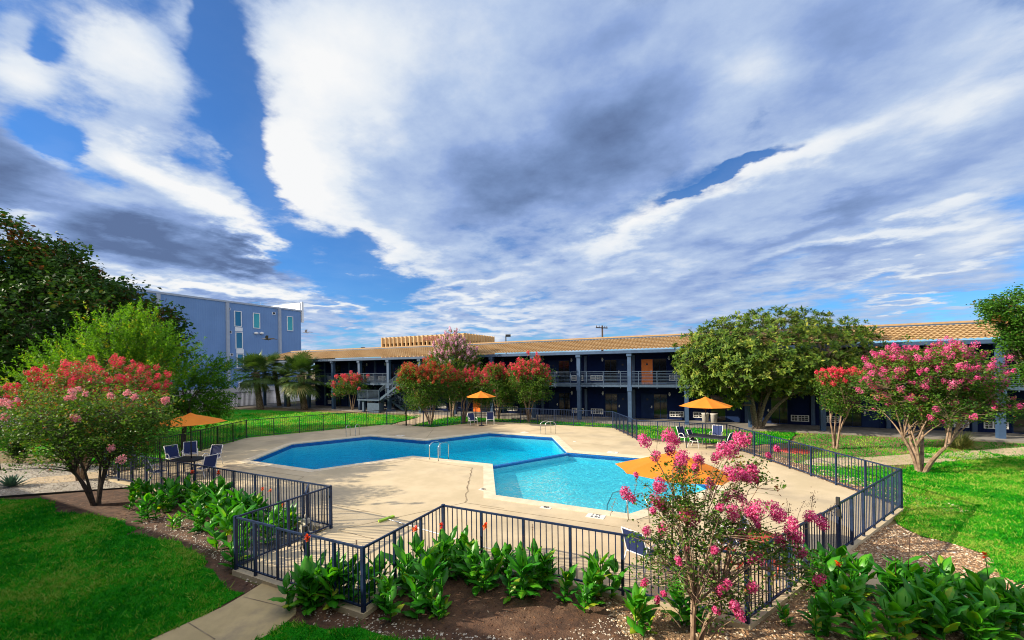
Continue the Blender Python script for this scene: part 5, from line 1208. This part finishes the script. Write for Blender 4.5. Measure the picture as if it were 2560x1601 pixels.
b_ = bpx(2175, 1116); Z = depth(b_)
tree('crape_myrtle', 'large spreading pink crape myrtle on the right lawn with pale twisting trunks', b_, [E(2190, 885, 120, 66, Z, .8), E(2110, 900, 70, 56, Z), E(2290, 905, 75, 60, Z), E(2190, 965, 110, 38, Z), E(2330, 950, 60, 46, Z), E(2130, 860, 70, 36, Z), E(2240, 845, 60, 34, Z)], None, group=CG, stems=6, stem_h=1.45, spread=.75, r0=.085, bark='bark_crape', nclump=1500, per=22, rad=.14, L=.10, W=.052, lmat=MAT['leaf_crape'], limbs=46, seed=60, shell=.5, lump=.3,
     blossom=dict(n=390, mat='flower_pink', petals=85, rx=.12, rl=.17, s=.044, top=1.2, push=.14))
# foreground crape myrtle: loose, flowers measured one by one
b_ = bpx(1640, 1536); Z = depth(b_)
fg = tree('crape_myrtle', 'foreground crape myrtle with loose pink flower heads and red brown stems', b_, [E(1640, 1290, 120, 150, Z, .8), E(1600, 1200, 100, 90, Z), E(1720, 1250, 110, 110, Z), E(1830, 1300, 100, 70, Z), E(1560, 1310, 80, 90, Z), E(1700, 1400, 110, 60, Z), E(1880, 1350, 60, 40, Z), E(1610, 1120, 60, 70, Z), E(1770, 1120, 70, 60, Z)], None, group=CG,
     stems=3, stem_h=.85, spread=.32, r0=.042, bark='bark_crape', nclump=720, per=10, rad=.06, L=.060, W=.036, lmat=MAT['leaf_crape'], limbs=70, seed=61, shell=.2, lump=.3)
q15 = lambda x, y: ((1500 + x / 3.778) / 1.0587, (1050 + y / 3.778) / 1.0587)
fh = [(420, 200, 1.0), (640, 150, 1.1), (700, 190, 1), (660, 280, .8), (525, 340, .8), (770, 360, 1.0), (760, 430, 1.1), (930, 370, .8), (900, 460, .7), (1100, 350, .9), (1180, 290, 1.1), (1250, 270, 1), (1370, 190, 1), (1330, 170, .7), (1290, 160, .6), (1670, 275, .4), (1590, 335, .35), (1240, 510, 1.0), (1310, 490, 1.2), (1370, 530, .9), (1440, 470, .8), (1460, 550, .6),
      (1050, 610, .9), (570, 610, .9), (540, 640, .7), (240, 690, .9), (300, 740, .7), (540, 770, 1.1), (600, 820, 1.0), (500, 860, .5), (850, 920, 1.3), (800, 900, .8), (1310, 720, 1.0), (1400, 850, 1.2), (1480, 850, 1.3), (1440, 900, 1.0), (1260, 880, 1.0), (1660, 870, 1.3), (1700, 910, .9), (1980, 910, .9), (2090, 970, .9), (1820, 980, .8), (1800, 1060, 1.1), (1860, 1120, 1.0), (1700, 1130, .8), (590, 1030, .9), (440, 1050, .7), (1340, 1080, 1.0),
      (1900, 1260, .8), (1200, 730, .7), (1130, 830, .6), (420, 1540, .6), (600, 1640, .5), (540, 1700, .5), (1030, 1490, .5), (1500, 1300, .8), (1430, 1320, .7), (740, 1330, .5), (815, 1220, .6), (1080, 1230, .6), (1190, 1560, .8), (1130, 1610, .6), (1440, 1580, .8), (2070, 1510, .8), (1270, 1760, .8), (1320, 1830, .8), (1100, 1800, .5), (1490, 990, .4), (340, 520, .35)]
RNG = np.random.default_rng(5); Q, Rr, TW_ = [], [], []
lb = np.array([tuple(pw(*q15(x, y), Z + random.uniform(-.55, .45))) for x, y, k in fh])
for (x, y, k), c in zip(fh, lb):
    ax = unit(1)[0] * .5 + np.array([0, 0, .7]); ax /= np.linalg.norm(ax); m = int(280 * k); Q.append(flower_head(c, ax, m, .103 * k, .150 * k, .028)); Rr.append(np.clip(RNG.normal(.5, .22, m), 0, 1))
    a0 = Vector(pw(*q15(880 + (x - 880) * .35, max(y + 260, 700 + y * .45)), Z)); TW_.append((bend(a0, Vector(c) - Vector((0, 0, .05)), 5, wob=.05), [.008, .007, .006, .005, .004, .003]))
soup('blossoms', np.concatenate(Q), MAT['flower_pink'], fg, rnd=np.concatenate(Rr))
TQ = []
for pts, rs in TW_:
    for p in pts[2:]: TQ.append(np.array(p))
soup('twigs', tubes_soup(TW_, 5), MAT['bark_crape'], fg, smooth=True)
LQ, _c = cluster_leaves(np.array(TQ), 5, .045, .05, .028, .3); soup('twig_leaves', LQ, MAT['leaf_crape'], fg)
tips = [pw(*q15(x, y), Z) for x, y in ((1760, 740), (1790, 800), (2000, 690), (2030, 660), (1940, 760), (2240, 770), (2180, 820), (150, 745), (350, 560), (560, 90), (1130, 1090), (540, 700), (960, 300))]
sq_ = []; sb = []
for t_ in tips:
    a0 = t_ + Vector((random.uniform(-.15, .05), 0, -random.uniform(.3, .45))); sq_.append((bend(a0, t_, 3, wob=.05), [.004, .003, .003, .002]))
    for i in range(16): u = RNG.random(); c = np.array(a0.lerp(t_, .35 + .65 * u)) + RNG.normal(0, .035, 3); sb.append(flower_head(c, np.array([0, 0, 1.]), 5, .007, .008, .012))
soup('seed_heads', np.concatenate(sb), MAT['bark_crape'], fg); soup('seed_stalks', tubes_soup(sq_, 4), MAT['bark_crape'], fg, smooth=True)

# ------------------------------------------------------------------ palms
MAT['frond'] = leafmat('palm_fronds', [(0, (.022, .055, .010)), (.5, (.060, .120, .022)), (.85, (.15, .20, .050)), (1, (.30, .24, .09))], .25, .45, .35)
def palm(label, base, top, R, nf, r, seed, lean=(0, 0)):
    rg = random.Random(seed); root = thing('palm_tree', label, 'palm tree', base, 0, 'fan palms before the motel'); base, top = Vector(base), Vector(top); H = top.z - base.z
    b = MB(); k = 14; b.tube([base.lerp(top, i / k) + Vector((0, 0, -.1 if i == 0 else 0)) for i in range(k + 1)], [r * (1.15 - .25 * math.sin(i * .22) + .10 * (i / k)) for i in range(k + 1)], 12)
    for i in range(120):
        u = rg.random(); p = base.lerp(top, u); a = i * 2.4; d = Vector((math.cos(a), math.sin(a), 0)); rr_ = r * (1.1 - .1 * u); q = p + d * rr_ * .9
        b.add([q + Vector((-d.y, d.x, 0)) * .07, q - Vector((-d.y, d.x, 0)) * .07, q + d * .09 + Vector((0, 0, .17))], [(0, 1, 2), (2, 1, 0)])
    b.build('trunk', MAT['bark_palm'], root)
    tri = []; rnd = []; pet = []
    for i in range(nf):
        el = math.radians(78 - 122 * (i / nf) ** .9 + rg.uniform(-9, 9)); a = i * 2.399 + rg.uniform(-.3, .3); d = Vector((math.cos(a) * math.cos(el), math.sin(a) * math.cos(el), math.sin(el)))
        pl_ = R * rg.uniform(.30, .62); c = top + d * pl_ - Vector((0, 0, .12 * R * (1 - math.sin(el)))); pet.append(([top, top.lerp(c, .5) + Vector((0, 0, .05)), c], [.025, .018, .014]))
        sd = d.cross(Vector((0, 0, 1))).normalized(); upv = sd.cross(d).normalized(); old = el < -.35; base_h = rg.gauss(.42, .14) + (.28 if old else 0)
        fl = R * rg.uniform(.40, .54); nb = 24
        for j in range(nb):
            th = math.radians(-105 + 210 * j / (nb - 1)); dr = d * math.cos(th) + sd * math.sin(th); ll = fl * (.72 + .28 * math.cos(th)) * rg.uniform(.9, 1.1); droop = Vector((0, 0, -1)) * ll * (.06 + .16 * rg.random() + .10 * (1 - d.z))
            w_ = (dr.cross(upv)).normalized() * ll * .038; m_ = c + dr * ll * .55 + upv * .03; tip = c + dr * ll + droop; tri += [[c, m_ + w_, m_ - w_ * .0 + upv * .02, c], [c, m_ + upv * .02, m_ - w_, c], [m_ + w_, tip, tip, m_ - w_]]; rnd += [min(1, max(0, base_h + rg.gauss(0, .08)))] * 3
    T = np.array([[tuple(v) for v in q] for q in tri]); soup('fronds', T, MAT['frond'], root, rnd=rnd); soup('frond_stalks', tubes_soup(pet, 4), MAT['frond'], root, smooth=True)
def pal(x, yb, xt, yt, Rpx, label, seed, r=.30, nf=46):
    b_ = bpx(x, yb); Z = depth(b_); palm(label, b_, pw(xt, yt, Z), Rpx * Z / FPX, nf, r, seed)
pal(615, 967, 603, 880, 58, 'leftmost fan palm with a thick rough trunk on the lawn edge', 1, .36, 64)
pal(719, 968, 710, 886, 64, 'rightmost fan palm of the group before the motel columns', 2, .36, 66)
pal(660, 961, 648, 872, 46, 'fan palm half hidden behind the leftmost palm', 3, .24, 36)
pal(682, 962, 676, 893, 34, 'small fan palm squeezed between the others', 4, .22, 30)

# ------------------------------------------------------------------ small plants
MAT['agave'] = leafmat('agave_leaves', [(0, (.045, .115, .085)), (1, (.10, .20, .145))], .05, .5)
def agave(p, label):
    root = thing('agave', label, 'agave', p, 0); q = []; rg = random.Random(4)
    for i in range(46):
        a = i * 2.399; el = math.radians(8 + 75 * (1 - i / 46) ** 1.0 if False else 82 - 72 * (i / 46)); L = .42 + .30 * (i / 46); d = Vector((math.cos(a) * math.cos(el), math.sin(a) * math.cos(el), math.sin(el))); s = Vector((-math.sin(a), math.cos(a), 0)); c = Vector(p) + Vector((0, 0, .05)); u = s.cross(d)
        m_ = c + d * L * .5; t_ = c + d * L + Vector((0, 0, .06)); q += [[c - s * .045, m_ - s * .06 - u * .02, m_, c], [c, m_, m_ + s * .06 - u * .02, c + s * .045], [m_ - s * .06 - u * .02, t_, t_, m_], [m_, t_, t_, m_ + s * .06 - u * .02]]
    soup('leaves', np.array([[tuple(v) for v in f] for f in q]), MAT['agave'], root)
agave(bpx(28, 1152), 'blue green agave on the pale gravel at the left edge')
MAT['tuft'] = leafmat('dry_grass_tuft', [(0, (.05, .085, .02)), (.6, (.12, .16, .04)), (1, (.30, .27, .10))], .3, .6)
def tuft(p, R, label):
    global RNG
    RNG = np.random.default_rng(9); root = thing('ornamental_grass', label, 'grass clump', p, 0); N = 620; a = RNG.uniform(0, 6.28, N); el = RNG.uniform(.35, 1.45, N); L = R * RNG.uniform(.7, 1.2, N)
    d = np.stack([np.cos(a) * np.cos(el), np.sin(a) * np.cos(el), np.sin(el)], 1); s = np.stack([-np.sin(a), np.cos(a), 0 * a], 1) * .012; c = np.array(p) + np.stack([np.cos(a), np.sin(a), 0 * a], 1) * (RNG.random(N) * R * .25)[:, None]
    m_ = c + d * (L * .6)[:, None]; t_ = c + d * L[:, None] + np.stack([np.cos(a) * .12, np.sin(a) * .12, -.22 * L * np.cos(el)], 1)
    soup('blades', np.concatenate([np.stack([c - s, c + s, m_ + s, m_ - s], 1), np.stack([m_ - s, m_ + s, t_, t_], 1)]), MAT['tuft'], root)
tuft(bpx(2267, 1060), 1.0, 'clump of dry ornamental grass behind the large pink crape myrtle')
b_ = bpx(42, 1096); Z = depth(b_)
tree('conical_shrub', 'dark cone shaped shrub on the lawn edge at the far left', b_, [E(42, 1062, 22, 34, Z)], None, cat='shrub', stems=1, stem_h=.6, r0=.04, bark='bark_dark', nclump=150, per=22, rad=.10, L=.09, W=.04, lmat=MAT['leaf_dark'], limbs=12, shell=.3, seed=71)
b_ = bpx(-3, 1112); Z = depth(b_)
tree('crape_myrtle', 'crape myrtle mostly outside the left edge, showing its trunk and some pale flowers', b_, [E(-35, 985, 70, 70, Z), E(-10, 940, 40, 40, Z)], None, group=CG, stems=2, stem_h=1.6, spread=.15, r0=.09, bark='bark_dark', nclump=220, per=20, rad=.15, L=.10, W=.05, lmat=MAT['leaf_crape'], limbs=18, seed=72, shell=.4, blossom=dict(n=16, mat='flower_salmon', petals=80, rx=.11, rl=.15, s=.05))

# ------------------------------------------------------------------ canna lilies
MAT['canna'] = leafmat('canna_leaves', [(0, (.014, .105, .009)), (.5, (.034, .235, .011)), (.85, (.095, .37, .014)), (1, (.30, .40, .025))], .42, .36, .35, (1.5, 1.35, .5))
MAT['canna_flower'] = leafmat('canna_petals', [(0, (.55, .02, .008)), (.6, (.74, .075, .01)), (1, (.80, .22, .02))], .3, .5)
MAT['canna_dry'] = leafmat('spent_stalks', [(0, (.06, .03, .02)), (1, (.20, .07, .05))], .1, .8)
def canna_mesh(seed, shoots, h):
    rg = random.Random(seed); q = []; r = []
    for s in range(shoots):
        a0 = rg.uniform(0, 6.28); o = Vector((math.cos(a0), math.sin(a0), 0)) * rg.uniform(.04, .24) * (shoots > 1); hh = h * rg.uniform(.72, 1.08); lean = Vector((math.cos(a0), math.sin(a0), 0)) * rg.uniform(0, .14)
        nl = rg.randint(6, 8); phase = rg.uniform(0, 6.28)
        mb = MB(); mb.tube([o, o + lean * .5 + Vector((0, 0, hh * .5)), o + lean + Vector((0, 0, hh * .85))], [.016, .013, .008], 5, cap=False)
        for f in mb.f: q.append([mb.v[i] for i in f]); r.append(.6)
        for i in range(nl):
            u = i / (nl - 1); a = phase + i * 2.6 + rg.uniform(-.5, .5); st_h = hh * (.06 + .60 * u); c = o + lean * u + Vector((0, 0, st_h)); el = math.radians(rg.uniform(18, 60) + 34 * u); L = hh * rg.uniform(.40, .54) * (1 - .12 * abs(u - .5)); Wd = L * rg.uniform(.19, .25); dv = Vector((math.cos(a), math.sin(a), 0)); sv = Vector((-math.sin(a), math.cos(a), 0)); N = 7; rows = []; p = c.copy(); e_ = el; hue = rg.gauss(.46, .24) + .12 * u + (.35 if rg.random() < .05 else 0)
            for j in range(N + 1):
                t_ = j / N; w_ = Wd * (math.sin(math.pi * min(1, (t_ * .94 + .06)) ** .85) ** .9) if j < N else 0.0; dirv = dv * math.cos(e_) + Vector((0, 0, 1)) * math.sin(e_); nv = sv.cross(dirv); wavy = .012 * math.sin(j * 2.2 + i)
                rows.append((p - sv * w_ - nv * (-w_ * .38 + wavy), p - sv * w_ * .5 - nv * (-w_ * .12), p.copy(), p + sv * w_ * .5 - nv * (-w_ * .12), p + sv * w_ - nv * (-w_ * .38 - wavy))); p = p + dirv * L / N; e_ -= rg.uniform(.06, .20)
            for j in range(N):
                for k in range(4): q.append([tuple(rows[j][k]), tuple(rows[j][k + 1]), tuple(rows[j + 1][k + 1]), tuple(rows[j + 1][k])]); r.append(min(1, max(0, hue + rg.gauss(0, .03) + (.10 if k in (1, 2) else 0))))
    return np.array([[tuple(v) for v in f] for f in q]), r
CV = []
for sd_, sh, h in ((1, 3, 1.0), (2, 5, .95), (3, 2, .8), (4, 5, .85), (5, 6, .95), (6, 3, .75)):
    Q_, r_ = canna_mesh(sd_, sh, h); o = soup('canna_plant', Q_, MAT['canna'], None, (0, 0, 0), rnd=r_, smooth=False)
    import bmesh
    bm = bmesh.new(); bm.from_mesh(o.data); bmesh.ops.remove_doubles(bm, verts=bm.verts, dist=1e-5); bm.to_mesh(o.data); bm.free(); o.data.polygons.foreach_set('use_smooth', [True] * len(o.data.polygons))
    CV.append([o, False])
def canna_bloom(par, h, seed, spent=False):
    rg = random.Random(seed); b = MB(); x, y = rg.uniform(-.08, .08), rg.uniform(-.08, .08); b.tube([(x * .3, y * .3, h * .4), (x * .8, y * .8, h * .85), (x, y, h)], [.008, .007, .005], 5); o = b.build('flower_stalk', MAT['canna_dry'] if spent else MAT['canna'], None, (0, 0, 0)); o.parent = par
    q = []
    for i in range(16 if spent else 20):
        d = Vector((rg.gauss(0, 1), rg.gauss(0, 1), rg.gauss(.4, .7))).normalized(); c = Vector((x, y, h - rg.uniform(0, .16 if spent else .07))); L = .028 if spent else rg.uniform(.05, .085); s = d.cross(Vector((.3, .2, 1))).normalized() * L * (.3 if spent else .42); q.append([tuple(c), tuple(c + d * L * .6 + s), tuple(c + d * L), tuple(c + d * L * .6 - s)])
    f = soup('flower', np.array(q), MAT['canna_dry'] if spent else MAT['canna_flower'], None, (0, 0, 0)); f.parent = par
def canna(p, v, sc, rot, label, group, bloom=None):
    o, used = CV[v]
    if used: o = o.copy(); COL.objects.link(o)
    CV[v][1] = True
    o.location = (p.x, p.y, GZ + .0); o.rotation_euler = (0, 0, rot); o.scale = (sc, sc, sc); tag(o, label, 'canna lily', group)
    if bloom: canna_bloom(o, bloom[0] / sc, hash(label) % 999 if False else int(rot * 100), bloom[1] if len(bloom) > 1 else False)
kl = cz(0, 1200, 3.77); kc = cz(560, 1180, 3.592); kf = cz(1050, 1200, 3.77); kb = cz(1500, 1300, 3.778); kr = cz(1920, 1100, 3.017)
GL, GF, GR = 'cannas in the left bed', 'cannas along the front fence', 'cannas in the right corner bed'
# fn, x, y (foot), variant, scale, label, bloom
CAN = [
 (kl, 1175, 300, 2, 0.83, 'small lone canna on bare mulch, leftmost of the left bed', GL, None), (kl, 1290, 190, 0, 0.83, 'canna at the left end of the clump under the left fence', GL, None), (kl, 1400, 190, 3, 0.89, 'canna second from the left end under the left front fence', GL, None), (kl, 1540, 200, 1, 0.89, 'canna near the left fence where gravel meets mulch', GL, None),
 (kl, 1390, 385, 1, 0.89, 'bright two leaved canna at the front of the left clump', GL, None), (kl, 1560, 300, 4, 0.83, 'low canna inside the left clump behind the bright one', GL, None), (kl, 1640, 462, 5, 0.75, 'little canna on pebbly mulch in front of the left clump', GL, None), (kl, 1700, 235, 4, 0.99, 'broad leaved canna against the left fence rail', GL, None), (kl, 1850, 250, 3, 1.07, 'canna below the first orange bloom of the left fence', GL, (1.25,)),
 (kl, 1800, 380, 0, 0.86, 'canna with one upright yellow green leaf in the left bed', GL, None), (kl, 1960, 300, 4, 1.10, 'tall canna in the middle of the left bed', GL, None), (kl, 2090, 270, 1, 1.13, 'tall canna below the second orange bloom of the left fence', GL, (1.25,)), (kl, 1935, 480, 3, 0.94, 'dark canna at the shaded front edge of the left bed', GL, None), (kl, 2130, 400, 4, 1.14, 'full canna near the bend of the notch fence', GL, None), (kl, 2090, 655, 0, 1.15, 'canna with a pale twisted leaf just left of the notch corner', GL, None), (kl, 2250, 800, 3, 1.07, 'canna pressed against the left notch corner post', GL, None), (kl, 2230, 430, 1, 1.14, 'canna behind the left notch corner post', GL, None),
 (kc, 250, 440, 4, 0.89, 'canna inside the angle of the notch fence, left side', GL, None), (kc, 330, 480, 1, 0.87, 'canna seen through the notch fence beside an orange bloom', GL, (1.1,)), (kc, 440, 520, 3, 0.91, 'canna seen through the notch fence pickets in the middle', GL, (1.2,)), (kc, 540, 560, 4, 0.87, 'canna with a low orange bloom behind the notch fence', GL, (.85,)), (kc, 160, 560, 1, 0.94, 'shaded canna behind the left notch corner', GL, None), (kc, 380, 640, 0, 0.76, 'dark canna low behind the front gate hinges', GL, None),
 (kc, 690, 1260, 3, 0.95, 'dark canna at the path edge beside the front gate', GF, None), (kc, 770, 1215, 1, 1.00, 'canna with the tall red bloom in front of the gate latch', GF, (1.42,)), (kc, 880, 1225, 4, 1.00, 'full canna in front of the short fence piece by the gate', GF, None), (kc, 1020, 1180, 0, 1.00, 'canna left of the nearest corner post', GF, None), (kc, 1170, 1165, 1, 0.97, 'canna with thin upright leaves at the nearest corner post', GF, (1.2, True)), (kc, 1340, 1160, 0, 0.91, 'slim canna inside the notch right of the corner post', GF, (1.15, True)),
 (kc, 1480, 1300, 3, 0.91, 'pale leaved canna on pebbles right of the nearest corner post', GF, None), (kc, 1700, 1080, 4, 1.08, 'tall canna with two red blooms in the front bed', GF, (1.35,)), (kc, 1830, 1270, 1, 1.15, 'large canna with one huge broad leaf in the front bed', GF, None), (kc, 1960, 1300, 5, 0.73, 'small canna at the foot of the huge leaved one', GF, None), (kc, 1930, 1000, 3, 1.09, 'canna below the single red bloom close to the inner corner post', GF, (1.25,)),
 (kf, 330, 880, 4, 0.97, 'tall canna against the fence at the inner corner', GF, None), (kf, 430, 950, 1, 0.93, 'canna in the dense middle of the front clump', GF, None), (kf, 610, 1020, 4, 0.99, 'canna below the orange bloom on a fence post', GF, (1.35,)), (kf, 760, 960, 3, 0.93, 'canna with a big leaf curling right in the front clump', GF, None), (kf, 960, 1120, 1, 1.09, 'very tall canna with a pointed top leaf in the front clump', GF, (1.3, True)), (kf, 1060, 1060, 4, 0.95, 'canna with dry seed stalks by the fence', GF, (1.45, True)), (kf, 1190, 980, 3, 0.89, 'canna at the right end of the dense front clump', GF, None),
 (kf, 1310, 1190, 2, 0.93, 'lone upright canna with one bright leaf on the mulch', GF, None), (kf, 1590, 1215, 3, 0.83, 'bushy canna left of the tall single leaf', GF, None), (kf, 1760, 1120, 0, 1.02, 'canna with a very tall bright leaf by the fence', GF, None), (kf, 2060, 1400, 0, 0.87, 'bright canna on pebbles left of the foreground trunk', GF, None), (kf, 2170, 1440, 5, 0.68, 'small dark canna on pebbles beside the bright one', GF, None), (kb, 800, 1000, 1, .92, 'canna directly behind the foreground crape myrtle trunk', GF, None),
 (kr, 195, 1430, 2, 0.52, 'small yellowing canna on pebbles by the right corner post', GR, None), (kr, 430, 1160, 4, 0.90, 'canna at the left edge of the right bed under a pink flower', GR, None), (kr, 560, 1130, 1, 0.94, 'canna beside the sidewalk near the right gate', GR, None), (kr, 640, 1200, 0, 0.94, 'canna leaning over the sidewalk edge in the right bed', GR, None), (kr, 540, 1330, 4, 0.99, 'canna around the single orange bloom of the right bed', GR, (1.0,)), (kr, 420, 1480, 1, 0.94, 'dark canna at the bottom left of the right bed', GR, None), (kr, 660, 1510, 2, 0.94, 'low canna at the bottom of the right bed left half', GR, None), (kr, 960, 1290, 1, 0.99, 'canna with long narrow leaves at the gap in the right bed', GR, (1.35, True)), (kr, 1050, 1270, 4, 0.99, 'canna with dry red stalks in the right bed', GR, (1.4, True)), (kr, 1160, 1320, 0, 0.99, 'canna with a broad bright leaf beside the dry red stalks', GR, None),
 (kr, 1300, 1390, 0, 0.99, 'canna in the crowded middle of the right bed', GR, None), (kr, 1440, 1310, 4, 0.99, 'big leaved canna close to the sidewalk curve', GR, None), (kr, 1560, 1420, 0, 0.99, 'canna left of the far right orange bloom', GR, None), (kr, 1700, 1400, 4, 0.94, 'canna carrying the far right orange bloom', GR, (1.25,)), (kr, 1850, 1480, 1, 0.94, 'rightmost canna at the edge of the picture', GR, None), (kr, 1280, 1520, 4, 0.94, 'canna at the bottom of the right bed centre', GR, None), (kr, 1480, 1540, 3, 0.99, 'canna at the bottom right of the right bed', GR, None), (kr, 960, 1540, 0, 0.90, 'canna with upright leaves at the bottom edge right of the gap', GR, None), (kr, 1680, 1540, 1, 0.94, 'low canna in the right bottom corner', GR, None),
]
for i, (fn, x, y, v, sc, lb_, gp, bl) in enumerate(CAN): canna(fn(x, y), v, sc, (i * 1.37) % 6.28, lb_, gp, bl)

# ------------------------------------------------------------------ birds
MAT['feather'] = M('brown_feathers', (.055, .040, .030), (.10, .08, .06), 9, .8); MAT['feather_pale'] = M('pale_feathers', (.42, .44, .50), (.34, .36, .42), 9, .8)
def bird(c, S, label, mat, head=-1):
    root = thing('bird', label, 'bird', c, 0, 'birds flying past the grey building'); c = Vector(c); e = Vector((math.cos(YAW), math.sin(YAW), 0)) * head; n_ = Vector((-e.y, e.x, 0)); up = Vector((0, 0, 1))
    b = MB(); b.tube([c + (e * u + up * z) * S for u, z in ((.62, .02), (.5, .03), (.36, .02), (.15, 0), (-.12, -.02), (-.32, -.06), (-.44, -.09))], [.012 * S, .05 * S, .045 * S, .10 * S, .09 * S, .04 * S, .02 * S], 8); body = b.build('body', mat, root)
    b = MB(); b.add([c + (e * u + up * z + n_ * v) * S for u, z, v in ((-.40, -.06, .03), (-.40, -.06, -.03), (-.72, -.12, -.10), (-.72, -.12, .10))], [(0, 1, 2, 3)]); b.build('tail', mat, root)
    for s in (-1, 1):
        pts = [(.18, .03, 0), (.10, .24, .30), (-.20, .38, .62), (-.55, .34, .86), (-.36, .22, .50), (-.22, .06, .25), (-.12, .0, 0)] if s > 0 else [(.16, .02, 0), (-.02, .12, .30), (-.35, .16, .60), (-.78, -.02, .85), (-.48, .02, .5), (-.30, -.02, .25), (-.14, -.02, 0)]
        b = MB(); v = [c + (e * p + up * q_ + n_ * s * r_ * .8) * S for p, q_, r_ in pts]; b.add(v + [p - up * .02 * S for p in v], [(0, 1, 5, 6), (1, 2, 4, 5), (2, 3, 4), (13, 12, 8, 7), (12, 11, 9, 8), (11, 10, 9)]); b.build('wing', mat, root)
    b = MB(); b.tube([c + (e * -.05 - up * .08) * S, c + (e * -.22 - up * .26) * S], .014 * S, 5); b.build('foot', mat, root)
bird(pw(631, 801, 48), 1.05, 'dark brown bird with raised wings flying before the grey building', MAT['feather']); bird(pw(723, 785, 62), 1.0, 'pale bird flying in open sky right of the grey building', MAT['feather_pale'])
